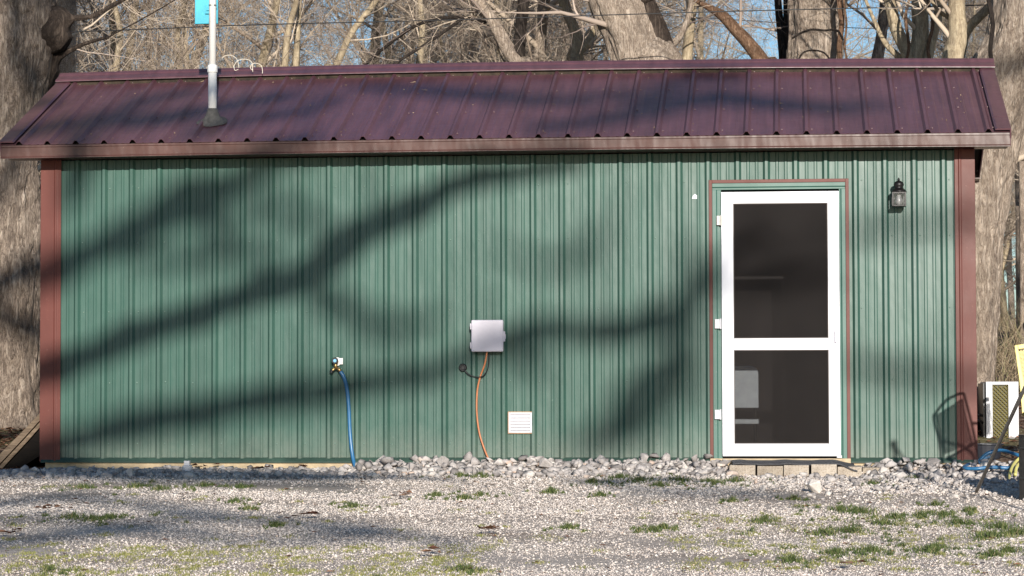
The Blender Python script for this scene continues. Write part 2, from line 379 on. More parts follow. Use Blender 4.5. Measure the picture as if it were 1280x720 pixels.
def arcsm(pts, n=8):
    """Catmull-Rom through points"""
    pts = [Vector(p) for p in pts]; out = []
    P = [pts[0]*2-pts[1]] + pts + [pts[-1]*2-pts[-2]]
    for i in range(1, len(P)-2):
        for k in range(n):
            t = k/n; a, b_, c, d = P[i-1], P[i], P[i+1], P[i+2]
            out.append(0.5*((2*b_) + (c-a)*t + (2*a-5*b_+4*c-d)*t*t + (3*b_-a-3*c+d)*t**3))
    out.append(pts[-1]); return out

# ------------------------------------------------------------------ ground
def build_ground():
    xs = [-400, -200, -100, -50, -30, -20, -14, -10] + [-8 + 0.2*i for i in range(101)] + [13, 14, 16, 20, 26, 36, 60, 120, 250, 400]
    ys = [-400, -200, -100, -60, -40, -30, -24, -20, -17, -14, -12] + [-10 + 0.12*i for i in range(101)] + [2.4+0.4*i for i in range(40)] + [19, 21, 24, 28, 34, 40, 46, 55, 70, 100, 160, 250, 400, 600]
    b = MB(); vs = []
    for y in ys:
        for x in xs: vs.append((x, y, ground_z(x, y)))
    n = len(xs); fs = [(j*n+i, j*n+i+1, (j+1)*n+i+1, (j+1)*n+i) for j in range(len(ys)-1) for i in range(n-1)]
    b.add(vs, fs); g = b.build('ground', M['ground'], None, smooth_=True, origin=(0, 0, 0)); g['kind'] = 'structure'
build_ground()

# ------------------------------------------------------------------ the shed
PT = 0.2286
RIBPX = {0: 96.7, 1: 130.2, 2: 164.8, 3: 199.2, 4: 234.4, 5: 268.9, 6: 303.9, 7: 339.4, 8: 375.6, 9: 411.7, 10: 447, 11: 483.3, 12: 519.4, 13: 556, 14: 592.8, 15: 630, 16: 666.7, 17: 702.8, 18: 740, 19: 776.7, 20: 813.3, 21: 850, 22: 886.4, 23: 923.3, 24: 959.4, 25: 996, 26: 1033.6, 27: 1070.6, 28: 1107.7, 29: 1144.3, 30: 1181}
RX = [at(RIBPX[i], 390).x for i in range(31)]
RX = [RX[0]-PT] + RX + [RX[-1]+PT]
def profile(ribs, x0, x1, H=0.024, H2=.006):
    """list of (x, height) for a ribbed steel sheet: tall ribs with two low ribs between"""
    p = []
    for i, r in enumerate(ribs):
        p += [(r-.030, 0), (r-.012, H), (r+.009, H), (r+.027, 0)]
        if i < len(ribs)-1:
            L = ribs[i+1]-r
            for q in (0.36, 0.655): c = r+L*q; p += [(c-.014, 0), (c-.007, H2), (c+.007, H2), (c+.014, 0)]
    out = []; p = sorted(p)
    def h(x):
        for (a, ha), (b_, hb) in zip(p, p[1:]):
            if a <= x <= b_: return ha if b_ == a else ha+(hb-ha)*(x-a)/(b_-a)
        return 0
    return [(x0, h(x0))] + [q for q in p if x0 < q[0] < x1] + [(x1, h(x1))]
def sheet(b, prof, P0, P1):
    """P0(x,h), P1(x,h) give lower and upper end of the sheet"""
    vs = []; n = len(prof)
    for x, h in prof: vs.append(P0(x, h))
    for x, h in prof: vs.append(P1(x, h))
    b.add(vs, [(i, i+1, n+i+1, n+i) for i in range(n-1)])

shed = empty('metal_shed', ((XL+XR)/2, YR, 0))
tag(shed, 'long green ribbed metal shed with maroon roof and white screen door', 'shed')
YB = 2*YR
dL, dR = at(890, 400).x, at(1058, 400).x
dT = at(970, 227).z
b = MB()
for x0, x1, z0, z1 in ((XL+.02, dL, 0.0, 2.40), (dR, XR-.02, 0.0, 2.40), (dL, dR, dT, 2.40)):
    sheet(b, profile(RX, x0, x1), lambda x, h: (x, -h, z0), lambda x, h: (x, -h, z1))
b.build('front_wall', M['green'], shed)
b = MB(); sheet(b, profile(RX, XL+.02, XR-.02), lambda x, h: (x, YB+h, 0), lambda x, h: (x, YB+h, 2.6)); b.build('back_wall', M['green'], shed)
yr_ = [0.1+PT*i for i in range(13)]
def rz(y): return ZE + SLOPE*(min(y, 2*YR-y)+OV) - 0.05
pr_ = sorted(set(profile(yr_, 0.0, YB) + [(YR, 0)]))
for sx, X in ((-1, XL+.01), (1, XR-.01)):
    b = MB(); sheet(b, pr_, lambda x, h: (X+sx*h, x, 0), lambda x, h: (X+sx*h, x, rz(x))); b.build('side_wall', M['green'], shed)
# corner trims
for s, X, xi in ((-1, XL, at(77, 400).x), (1, XR, at(1194.5, 400).x)):
    b = MB(); w_ = abs(xi-X)
    e = [(X-s*w_, -.022), (X-s*w_, -.030), (X-s*w_*0.8, -.030), (X-s*w_*0.76, -.036), (X-s*w_*.68, -.036), (X-s*w_*.64, -.030), (X+s*.012, -.030), (X+s*.012, .13), (X, .13), (X, -.018)]
    b.prism(e, 'z', 0.0, 2.405); b.build('corner_trim', M['red_brown'], shed, 0.002)
tx0_, tx1_ = at(887, 400).x, at(1062, 400).x
# bottom drip trim and sill
b = MB(); 
for x0, x1 in ((XL+.0, tx0_-.002), (tx1_+.002, XR)): b.prism([(-.001, .034), (-.022, .030), (-.040, .002), (-.040, -.006), (-.001, -.006)], 'x', x0, x1)
b.build('drip_trim', M['dark_green'], shed)
b = MB(); b.box(XL+.03, XR-.03, -.012, .08, -.16, -.008); b.box(XL+.03, XR-.03, YB-.08, YB, -.16, -.008); b.box(XL+.03, XL+.11, .08, YB-.08, -.16, -.008); b.box(XR-.11, XR-.03, .08, YB-.08, -.16, -.008)
b.build('sill', M['sill_wood'], shed)
# screws on the wall
b = MB()
for zi in (at(500, 300).z, at(500, 388).z, at(500, 477).z, at(500, 555).z, at(500, 232).z):
    for i in range(1, len(RX)-1):
        x = RX[i]+.045
        if dL-.05 < x < dR+.05 and zi < dT: continue
        if rnd.random() < .12: continue
        b.lathe([(.006, 0), (.006, -.003), (.004, -.006), (.0015, -.007)], (x+rnd.uniform(-.008, .008), 0, zi+rnd.uniform(-.006, .006)), 'y', 7)
o = b.build('screw_heads', M['screw'], shed); o['kind'] = 'stuff'

# roof
def bow(x):
    u = (x-(XFL+XFR)/2)/((XFR-XFL)/2); return 0.034*(1-u*u)
def RP(x, t, h=0.0, back=False):
    """t: 0 at the eave, 1 at the ridge"""
    y = -OV + t*(YR+OV); z = ZE + t*(ZR-ZE) + bow(x)*(0.15+0.85*t)
    nrm = Vector((0, -SLOPE, 1)).normalized()
    p = Vector((x, y, z)) + nrm*(h-.018)
    if back: p.y = 2*YR - p.y
    return p
ex = at(970.8, 166, -OV).x
rr = [ex+PT*i for i in range(-40, 12)]; rr = [x for x in rr if XFL-.02 < x < XFR+.05]
roof_pr = profile(rr, XFL, XFR, 0.027, .0018)
b = MB(); NS = 6
for back in (False, True):
    for k in range(NS):
        sheet(b, roof_pr, lambda x, h: RP(x, k/NS*0.985, h, back), lambda x, h: RP(x, (k+1)/NS*.985, h, back))
bmn = b
roof = b.build('roof', M['roof'], shed)
sol = roof.modifiers.new('thick', 'SOLIDIFY'); sol.thickness = 0.0025; sol.offset = -1
# roof screws as small heads beside the ribs
b = MB()
for t in (0.06, 0.36, 0.66, 0.93):
    for x in rr:
        if XFL+.1 < x < XFR-.1: 
            p = RP(x+.04, t, 0.002); b.lathe([(.006, 0), (.006, .004), (.002, .008)], p, 'z', 6)
o = b.build('roof_screws', M['roof_screw'], roof); o['kind'] = 'stuff'
# ridge cap
b = MB(); K = 24
cs = [(-.155, -.001), (-.155, .004), (-.145, .012), (-.05, .014), (-.035, .024), (0, .030), (.035, .024), (.05, .014), (.145, .012), (.155, .004), (.155, -.001), (.145, .0), (0, .024), (-.145, .0)]
vs = []
for i in range(K+1):
    x = XFL-.012 + (XFR-XFL+.024)*i/K
    for (u, h) in cs: vs.append((x, YR+u, ZR+.027 + bow(x) - abs(u)*SLOPE + h))
n = len(cs); fs = [(i*n+j, i*n+(j+1) % n, (i+1)*n+(j+1) % n, (i+1)*n+j) for i in range(K) for j in range(n)] + [tuple(range(n)), tuple(K*n+j for j in range(n))]
b.add(vs, fs); b.build('ridge_cap', M['roof'], roof)
b = MB(); vs = []
for i in range(K+1):
    x = XFL+.02 + (XFR-XFL-.04)*i/K
    for u, h in ((-.118, -.024), (-.118, .010), (-.06, .010), (-.06, -.024)): vs.append((x, YR+u, ZR+.002+bow(x)-abs(u)*SLOPE + h))
fs = [(i*4+j, i*4+(j+1) % 4, (i+1)*4+(j+1) % 4, (i+1)*4+j) for i in range(K) for j in range(4)]
b.add(vs, fs); b.build('closure_strip', M['closure'], roof)
# rake trim on both ends
for s, X in ((-1, XFL), (1, XFR)):
    b = MB()
    for back in (False, True):
        for k in range(6):
            q = []
            for t in (k/6, (k+1)/6):
                for dx, h in ((.006, -.11), (.006, .030), (-.10, .030), (-.115, .022), (-.115, .018), (-.004, .018), (-.004, -.11)):
                    q.append(RP(X+s*dx, t-.004 if k == 0 else t, h, back))
            b.add(q, [(j, (j+1) % 7, 7+(j+1) % 7, 7+j) for j in range(7)] + [tuple(range(7)), tuple(range(7, 14))])
    b.build('rake_trim', M['roof'], roof)
# deck under the steel
b = MB()
for back in (False, True):
    for k in range(8):
        x0, x1 = XFL+.02+(XFR-XFL-.04)*k/8, XFL+.02+(XFR-XFL-.04)*(k+1)/8
        q = [RP(x0, .03, -.006, back), RP(x1, .03, -.006, back), RP(x1, 1, -.006, back), RP(x0, 1, -.006, back), RP(x0, .03, -.07, back), RP(x1, .03, -.07, back), RP(x1, 1, -.07, back), RP(x0, 1, -.07, back)]
        b.add(q, [(0, 1, 2, 3), (4, 5, 6, 7), (0, 1, 5, 4), (2, 3, 7, 6), (0, 3, 7, 4), (1, 2, 6, 5)])
b.build('roof_deck', M['lining'], roof)
# fascia: wavy thin steel, front and back
for back in (False, True):
    b = MB(); vs = []; K = 120
    cs = [(0.004, ZE-.022), (-.006, ZE-.022), (-.006, ZE-.036), (.000, ZE-.040), (.002, ZFB+.016), (-.006, ZFB+.006), (-.006, ZFB), (.020, ZFB), (.020, ZE-.022)]
    for i in range(K+1):
        x = XFL + (XFR-XFL)*i/K; wv = 0.0022*noise.noise(Vector((x*2.3, 0, 0)))
        for j, (u, z) in enumerate(cs):
            y = -OV + .016 + u + (wv if j in (3, 4) else 0)
            if back: y = 2*YR - y
            vs.append((x, y, z + bow(x)*(.15 if j in (0, 1, 2, 3, 8) else .4)))
    n = len(cs); fs = [(i*n+j, i*n+(j+1) % n, (i+1)*n+(j+1) % n, (i+1)*n+j) for i in range(K) for j in range(n)] + [tuple(range(n)), tuple(K*n+j for j in range(n))]
    b.add(vs, fs); b.build('fascia', M['brown'], shed)
b = MB(); b.box(XFL+.005, XFR-.005, -OV+.037, 0.02, ZFB+.012, ZFB+.02); b.box(XFL+.005, XFR-.005, YB-.02, YB+OV-.037, ZFB+.012, ZFB+.02)
b.build('soffit', M['brown'], shed)
for X0, X1 in ((XFL+.008, XL+.02), (XR-.02, XFR-.008)):   # boxed eave returns at the gable ends
    b = MB(); b.box(X0, X1, -OV+.037, 0.0, ZFB+.022, ZE-.045); b.build('eave_return', M['brown'], shed)
# interior
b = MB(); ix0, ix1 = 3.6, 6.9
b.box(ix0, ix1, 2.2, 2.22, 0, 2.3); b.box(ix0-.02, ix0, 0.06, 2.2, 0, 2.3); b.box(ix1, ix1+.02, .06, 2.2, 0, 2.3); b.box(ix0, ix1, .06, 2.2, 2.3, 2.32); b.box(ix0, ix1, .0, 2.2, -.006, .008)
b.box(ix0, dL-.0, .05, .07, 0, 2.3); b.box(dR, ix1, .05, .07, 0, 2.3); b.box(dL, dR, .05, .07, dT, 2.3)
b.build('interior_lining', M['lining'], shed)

# door surround
zb = 0.0
def P(px, py, Y=0.0): p = at(px, py, Y); return p
tx0, tx1, tz = P(887, 400).x, P(1062, 400).x, P(970, 224.5).z
b = MB(); t_ = .026
b.box(tx0, tx0+t_, -.034, 0.0, 0, tz); b.box(tx1-t_, tx1, -.034, 0.0, 0, tz); b.box(tx0+t_, tx1-t_, -.034, 0.0, tz-t_, tz)
b.build('door_surround', M['red_brown'], shed, .002)
jx0, jx1, jz = P(903, 400).x-.004, P(1049, 400).x+.004, P(970, 237).z
b = MB()
b.prism([(tx0+t_, -.028), (tx0+t_+.03, -.028), (tx0+t_+.038, -.020), (jx0, -.020), (jx0, .05), (tx0+t_, .05)], 'z', 0.002, jz)
b.prism([(tx1-t_, -.028), (tx1-t_-.03, -.028), (tx1-t_-.038, -.020), (jx1, -.020), (jx1, .05), (tx1-t_, .05)], 'z', 0.002, jz)
b.prism([(-.028, tz-t_), (-.028, tz-t_-.03), (-.020, tz-t_-.036), (-.020, jz), (.05, jz), (.05, tz-t_)], 'x', tx0+t_, tx1-t_)
b.build('door_jamb', M['green_trim'], shed, .002)
b = MB(); b.box(tx0, tx1, -.058, .05, -.08, .027); b.build('threshold', M['sill_wood'], shed, .003)
# the screen door
dx0, dx1 = P(902.5, 400).x, P(1049.5, 400).x; dz0, dz1 = P(975, 568.5).z, P(975, 240).z
sx0, sx1 = P(917, 350).x, P(1035, 350).x
s1t, s1b = P(975, 254.5).z, P(975, 423).z; s2t, s2b = P(975, 437.5).z, P(975, 554.5).z
yf, yk = -.052, -.024
b = MB()
b.box(dx0, sx0, yf, yk, dz0, dz1); b.box(sx1, dx1, yf, yk, dz0, dz1)
b.box(sx0, sx1, yf+.001, yk, s1t, dz1); b.box(sx0, sx1, yf+.001, yk, s2t, s1b); b.box(sx0, sx1, yf+.001, yk, dz0, s2b)
door = b.build('door', M['white'], shed, .003); door['label'] = 'white framed screen door with two dark mesh panels'
for z0, z1 in ((s1b, s1t), (s2b, s2t)):
    b = MB(); b.box(sx0-.002, sx1+.002, yf+.014, yf+.016, z0-.002, z1+.002); b.build('screen', M['screen'], door)
    b = MB()
    for a in ((sx0, sx0+.006, z0, z1), (sx1-.006, sx1, z0, z1)): b.box(a[0], a[1], yf+.004, yf+.013, a[2], a[3])
    for a in ((z0, z0+.006), (z1-.006, z1)): b.box(sx0+.006, sx1-.006, yf+.004, yf+.013, a[0], a[1])
    b.build('screen_bead', M['dark_frame'], door)
for py, kind in ((276, 's'), (405, 'l'), (518, 'l')):
    b = MB(); c = P(901, py); b_h = .045
    if kind == 's':
        b.box(c.x-.030, c.x+.020, yf-.003, yf+.002, c.z-.036, c.z+.036)
    else: b.box(c.x-.045, c.x+.006, yf-.003, yf+.004, c.z-.036, c.z+.036)
    b.lathe([(.007, -.04), (.007, .04)], (c.x, yf-.004, c.z), 'z', 10)
    for k in (-.022, 0, .022): b.lathe([(.004, 0), (.003, -.006)], (c.x-.02, yf-.003, c.z+k), 'y', 6)
    b.build('hinge', M['white_plastic'] if kind == 'l' else M['steel'], door, .001)
c = P(1044.5, 421)
b = MB(); b.box(c.x-.010, c.x+.010, yf-.006, yf, c.z-.065, c.z+.065); b.box(c.x-.006, c.x+.006, yf-.026, yf-.014, c.z-.045, c.z+.045)
b.box(c.x-.005, c.x+.005, yf-.020, yf-.004, c.z+.028, c.z+.042); b.box(c.x-.005, c.x+.005, yf-.020, yf-.004, c.z-.042, c.z-.028)
b.build('handle', M['box_grey'], door, .002)
b = MB(); b.box(dx0, dx1, -.045, -.03, dz0-.010, dz0-.002); b.box(dx1-.03, dx1+.01, -.05, -.03, dz0-.022, dz0-.004); b.build('door_sweep', M['white_plastic'], door, .001)

# the pale padded thing seen through the lower screen
Yc = 0.55
q0, q1 = at(948, 457, Yc), at(948, 510, Yc); q2, q3 = at(948, 524, Yc), at(948, 530, Yc)
ch = empty('padded_chair', (q0.x-.28, Yc+.2, 0.01)); tag(ch, 'pale grey padded chair standing inside behind the lower door screen', 'chair')
b = MB(); r_ = .065; xx0, xx1 = q0.x-.5, q0.x; pts = []
for (cx, cz, a0) in ((xx1-r_, q0.z-r_, 0), (xx0+r_, q0.z-r_, 90)):
    for k in range(7): a = math.radians(a0+k*15); pts.append((cx+r_*math.cos(a), cz+r_*math.sin(a)))
pts += [(xx0, q1.z), (xx1, q1.z)]
b.prism(pts, 'y', Yc-.03, Yc+.05); b.build('backrest', M['upholstery'], ch, .008)
b = MB(); b.box(xx0, xx1, Yc-.02, Yc+.42, q3.z, q2.z); b.build('seat', M['rail'], ch, .006)
for lx in (xx0+.03, xx1-.03):
    for ly in (Yc+.01, Yc+.38):
        b = MB(); b.tube([(lx, ly, .01), (lx, ly, q1.z+.02 if ly < Yc+.1 else q3.z)], .011, 8); b.build('leg', M['black'], ch)

# ------------------------------------------------------------------ things on the wall and roof
# wall lamp
c = at(1123.5, 244, -.11)
lamp = empty('wall_lamp', (c.x, -.02, c.z)); tag(lamp, 'black lantern lamp with clear bulb on wall right of door', 'lamp')
b = MB(); b.prism([(c.x-.032, c.z-.05), (c.x+.032, c.z-.05), (c.x+.032, c.z+.05), (c.x, c.z+.075), (c.x-.032, c.z+.05)], 'y', -.034, -.018); b.build('back_plate', M['bronze'], lamp, .003)
b = MB(); b.tube(arcsm([(c.x, -.03, c.z+.03), (c.x, -.06, c.z+.085), (c.x, -.10, c.z+.10), (c.x, -.115, c.z+.075)], 5), .009, 8); b.build('arm', M['bronze'], lamp, smooth_=True)
b = MB(); hw = .047; z0, z1 = c.z-.088, c.z+.022
for sx in (-1, 1):
    for sy in (-1, 1): b.box(c.x+sx*hw-.006, c.x+sx*hw+.006, -.115+sy*hw-.006, -.115+sy*hw+.006, z0, z1)
for z in (z0, z1-.012):
    for s in (-1, 1):
        b.box(c.x-hw+.006, c.x+hw-.006, -.115+s*hw-.005, -.115+s*hw+.005, z, z+.012); b.box(c.x+s*hw-.005, c.x+s*hw+.005, -.115-hw+.006, -.115+hw-.006, z, z+.012)
for s in (-.016, .016): b.box(c.x+s-.0015, c.x+s+.0015, -.115-hw-.002, -.115-hw+.001, z0+.012, z1-.012)
b.box(c.x-hw+.007, c.x+hw-.007, -.115-hw+.007, -.115+hw-.007, z0+.002, z0+.008)
b.build('cage', M['bronze'], lamp, .001)
b = MB(); b.lathe([(.062, .022), (.058, .032), (.040, .05), (.030, .056), (.034, .066), (.040, .080), (.034, .098), (.018, .108), (.008, .112), (.009, .122), (.003, .134)], (c.x, -.115, c.z), 'z', 20); b.build('cap', M['bronze'], lamp, smooth_=True)
b = MB()
b.box(c.x-hw+.008, c.x+hw-.008, -.115-(hw-.002)-.001, -.115-(hw-.002)+.001, z0+.012, z1-.012)
b.build('glass', M['glass'], lamp)
b = MB(); b.box(c.x-hw+.007, c.x+hw-.007, -.115+hw-.004, -.115+hw+.002, z0+.010, z1-.010); b.build('added_dark_back', M['bronze'], lamp)  # added dark sheet, keeps the sunlit wall from showing through the cage
b = MB(); b.lathe([(.010, .02), (.014, .008), (.022, -.018), (.029, -.042), (.027, -.062), (.014, -.076), (.002, -.079)], (c.x, -.115, c.z), 'z', 16); b.build('bulb', M['bulb'], lamp, smooth_=True)

# grey connection box
a0, a1 = at(590, 440, -.05), at(630, 400, -.05)
bx = empty('junction_box', ((a0.x+a1.x)/2, 0, a0.z)); tag(bx, 'pale grey square plastic box with latch mounted mid wall', 'electrical box')
b = MB(); b.box(a0.x+.006, a1.x-.006, -.085, -.017, a0.z+.005, a1.z-.004); b.build('case', M['box_grey'], bx, .014, seg=4)
b = MB(); b.box(a0.x, a1.x, -.108, -.086, a0.z, a1.z); b.build('cover', M['box_grey'], bx, .012, seg=4)
for z in (a1.z-.05, a0.z+.05):
    b = MB(); b.box(a0.x-.010, a0.x+.004, -.098, -.076, z-.024, z+.024); b.build('hinge', M['box_grey'], bx, .003)
b = MB(); zc = (a0.z+a1.z)/2-.005; b.box(a1.x-.004, a1.x+.014, -.104, -.080, zc-.04, zc+.04); b.box(a1.x+.013, a1.x+.020, -.110, -.085, zc-.02, zc+.018); b.build('latch', M['box_grey'], bx, .003)
pts = [at(609, 441, -.06), at(606, 455, -.055), at(600, 472, -.035), at(596.5, 490, -.028), at(596, 515, -.028), at(599, 540, -.03), at(605, 560, -.045), at(612, 577, -.07)]
pts = [Vector((pts[0].x+.001, -.06, a0.z+.012))] + pts[1:] + [pts[-1]+Vector((.02, -.02, -.05))]
tag(MB().tube(arcsm(pts, 8), .0072, 10).build('power_cable', M['orange'], smooth_=True), 'orange cable dropping from the grey wall box to the rubble', 'cable')
cg = at(578.5, 459.5, -.02)
ol = empty('round_grommet', (cg.x, 0, cg.z)); tag(ol, 'small round black cable plug with looping wire below the grey box', 'plug')
b = MB(); b.lathe([(.032, 0.0), (.032, -.016), (.024, -.026), (.018, -.026), (.014, -.018), (.002, -.018)], (cg.x, -.004, cg.z), 'y', 20); b.build('plug_body', M['black'], ol, smooth_=False)
pts = [(cg.x+.01, -.03, cg.z-.015), at(586, 468, -.035), at(596, 471.5, -.04), at(605, 469, -.045), at(610.5, 458, -.055), at(611.5, 442, -.06)]
b = MB(); b.tube(arcsm(pts, 8), .0048, 8); b.build('wire', M['black'], ol, smooth_=True)
# louvred vent
v0, v1 = at(636, 541, -.02), at(665, 515.5, -.02)
vt = empty('wall_vent', ((v0.x+v1.x)/2, 0, v0.z)); tag(vt, 'small white square louvred vent low on the green wall', 'vent')
b = MB()
for a in ((v0.x, v0.x+.014, v0.z, v1.z), (v1.x-.014, v1.x, v0.z, v1.z)): b.box(a[0], a[1], -.034, -.018, a[2], a[3])
for a in ((v0.z, v0.z+.014), (v1.z-.014, v1.z)): b.box(v0.x+.014, v1.x-.014, -.034, -.018, a[0], a[1])
b.build('vent_frame', M['white_plastic'], vt, .002)
b = MB(); b.box(v0.x+.012, v1.x-.012, -.020, -.016, v0.z+.012, v1.z-.012); b.build('backing', M['box_grey'], vt)
b = MB()
for k in range(5):
    z = v0.z+.018 + k*(v1.z-v0.z-.036)/5
    b.prism([(-.0215, z+.020), (-.033, z+.002), (-.031, z), (-.0205, z+.018)], 'x', v0.x+.014, v1.x-.014)
b.build('louvres', M['white_plastic'], vt)
b = MB(); e_ = .006
for a in ((v0.x-e_, v0.x-.0005, v0.z-e_, v1.z+e_), (v1.x+.0005, v1.x+e_, v0.z-e_, v1.z+e_)): b.box(a[0], a[1], -.024, -.015, a[2], a[3])
for a in ((v0.z-e_, v0.z-.0005), (v1.z+.0005, v1.z+e_)): b.box(v0.x-.0005, v1.x+.0005, -.024, -.015, a[0], a[1])
b.build('sealant', plain('orange_brown_sealant', (0.45, 0.27, 0.16), .7), vt)
# faucet and blue hose
fc = at(419.5, 452, -.06)
fa = empty('outdoor_faucet', (fc.x, 0, fc.z)); tag(fa, 'brass outdoor faucet with blue knob on left part of wall', 'faucet')
b = MB(); b.lathe([(.034, -.0165), (.034, -.024), (.012, -.026), (.012, -.052)], (fc.x+.006, 0, fc.z), 'y', 18); b.box(fc.x+.02, fc.x+.052, -.028, -.018, fc.z-.022, fc.z+.028); b.build('flange', M['pvc'], fa, .002)
b = MB(); b.lathe([(.019, -.04), (.022, -.055), (.019, -.07), (.012, -.08)], (fc.x, 0, fc.z), 'y', 14); b.tube([(fc.x, -.055, fc.z), (fc.x, -.058, fc.z-.03), (fc.x+.004, -.06, fc.z-.06)], [.018, .014, .016], 12)
b.tube([(fc.x+.004, -.06, fc.z-.045), (fc.x-.022, -.062, fc.z-.065), (fc.x-.034, -.062, fc.z-.082)], [.010, .012, .014], 12); b.tube([(fc.x+.004, -.06, fc.z-.045), (fc.x+.028, -.062, fc.z-.062), (fc.x+.040, -.064, fc.z-.078)], [.010, .013, .014], 12)
b.build('valve_body', M['brass'], fa, smooth_=True)
b = MB(); b.lathe([(.026, -.078), (.028, -.086), (.024, -.096)], (fc.x, 0, fc.z+.006), 'y', 9); b.build('knob', M['black'], fa)
b = MB(); b.tube([(fc.x-.026, -.07, fc.z-.066), (fc.x-.036, -.074, fc.z-.088)], .013, 10); b.build('hose_cap', M['black'], fa)
b = MB(); b.lathe([(.014, -.0965), (.012, -.101), (.005, -.101)], (fc.x, 0, fc.z+.006), 'y', 12); b.build('knob_cap', M['knob_blue'], fa)
hp = [(fc.x+.040, -.064, fc.z-.078), at(430, 472, -.065), at(434, 488, -.05), at(436, 510, -.045), at(437.5, 540, -.045), at(440, 565, -.06), at(443, 580, -.09), at(447, 588, -.14)]
tag(MB().tube(arcsm(hp, 8), .0150, 12).build('garden_hose', M['hose_blue'], smooth_=True), 'blue hose hanging from the brass faucet down to the stones', 'hose')
# small white patch
p = at(868, 245.5, -.002)
b = MB(); b.prism([(p.x-.02, p.z-.018), (p.x+.02, p.z-.02), (p.x+.02, p.z+.008), (p.x+.004, p.z+.02), (p.x-.012, p.z+.006)], 'y', -.0045, -.0005)
tag(b.build('torn_sticker', M['white_plastic']), 'small torn white sticker on green wall left of the door', 'sticker')

# vent pipe with boot and cyan panel
pb = at_roof(265.5, 152)
pp = empty('vent_pipe', (pb.x, pb.y, pb.z)); tag(pp, 'white vent pipe standing on the left part of the roof', 'pipe')
b = MB(); b.tube([(pb.x, pb.y, pb.z-.02), (pb.x, pb.y, pb.z+.43)], .034, 24); b.build('lower_pipe', M['pvc'], pp, smooth_=True)
b = MB(); b.lathe([(.040, .395), (.041, .40), (.041, .445), (.036, .455)], pb, 'z', 24); b.build('coupling', M['pvc'], pp)
b = MB(); b.tube([(pb.x, pb.y, pb.z+.45), (pb.x, pb.y, pb.z+1.9)], .029, 24); b.build('upper_pipe', M['pvc'], pp, smooth_=True)
b = MB(); n = 22; vs = []
for r, h in ((.125, .0), (.115, .008), (.085, .012), (.062, .040), (.048, .075), (.039, .10), (.036, .105)):
    for j in range(n):
        a = 2*PI*j/n; k = r*(1+.05*math.sin(5*a+r*30)) ; y = k*math.sin(a)
        fl = clamp(0, 1, (r-.04)/.06)
        vs.append((pb.x+k*math.cos(a), pb.y+y*(1-.1*fl), pb.z + h + y*SLOPE*fl))
b.add(vs, [(i*n+j, i*n+(j+1) % n, (i+1)*n+(j+1) % n, (i+1)*n+j) for i in range(6) for j in range(n)]); b.build('pipe_boot', M['rubber'], pp, smooth_=True)
pY = pb.y+.075
a0, a1 = at(243.5, 30, pY), at(272, 30, pY)
an = empty('antenna_panel', ((a0.x+a1.x)/2, pY, a0.z)); tag(an, 'cyan rectangular panel antenna strapped behind the white roof pipe', 'antenna')
b = MB(); b.box(a0.x, a1.x, pY, pY+.03, a0.z, a0.z+.55); b.build('panel', M['cyan'], an, .004)
b = MB(); cz = at(265, 12, pY).z; b.box(pb.x-.075, pb.x-.03, pY-.02, pY-.001, cz-.035, cz+.035); b.box(pb.x-.06, pb.x-.038, pY-.035, pY-.02, cz-.012, cz+.012); b.build('bracket', M['cyan'], an, .002)
b = MB(); b.lathe([(.030, -.006), (.0325, -.006), (.0325, .006), (.030, .006)], (pb.x, pb.y, at(265, 7, pb.y).z), 'z', 18); b.build('strap', M['steel'], an)
# curled pale wires by the ridge
for pts, Yq, lab in (([(277, 80), (276, 76), (280, 70.5), (287, 69), (293, 71), (297, 76), (299, 86)], YR+.25, 'curled pale wire tip above the ridge nearest the roof pipe'),
                 ([(298, 86.5), (294, 88), (292.5, 83), (296, 77), (303, 74), (311, 75), (315, 79), (316, 90)], YR-.2, 'larger curled pale wire looping over the ridge cap'),
                 ([(316, 88), (313, 85), (315, 80.5), (320, 79), (326, 81.5), (328, 87), (328, 92)], YR-.2, 'small curled pale wire at the right end of the curls')):
    tag(MB().tube(arcsm([at(x, y, Yq) for x, y in pts], 5), [.0028]*(5*(len(pts)-1)+1), 7).build('curled_wire', M['curl'], smooth_=True), lab, 'wire', 'curled wires on the ridge')

b = MB()
for k in range(90):
    x = rnd.uniform(XFL+.1, XFR-.1); t = rnd.uniform(.05, .95); p = RP(x, t, .004); a = rnd.uniform(0, 6.28); L = rnd.choice((.005, .007, .012, .040 if k % 4 == 0 else .006)); wd = L*(.45 if L < .03 else .08)
    u = Vector((math.cos(a), math.sin(a)*.92, math.sin(a)*SLOPE*.92)); v = Vector((-math.sin(a), math.cos(a)*.92, math.cos(a)*SLOPE*.92)); nn_ = Vector((0, -.4, .9))
    c5 = [p+u*L, p+v*wd+nn_*.004, p-u*L, p-v*wd+nn_*.002, p+nn_*.007]
    b.add(c5, [(0, 1, 4), (1, 2, 4), (2, 3, 4), (3, 0, 4)])
tag(b.build('roof_litter', island('tan_litter', [(0, (.16, .10, .06)), (1, (.42, .30, .19))])), 'tiny dry leaf and twig scraps lying on the maroon roof', 'litter', None, 'stuff')

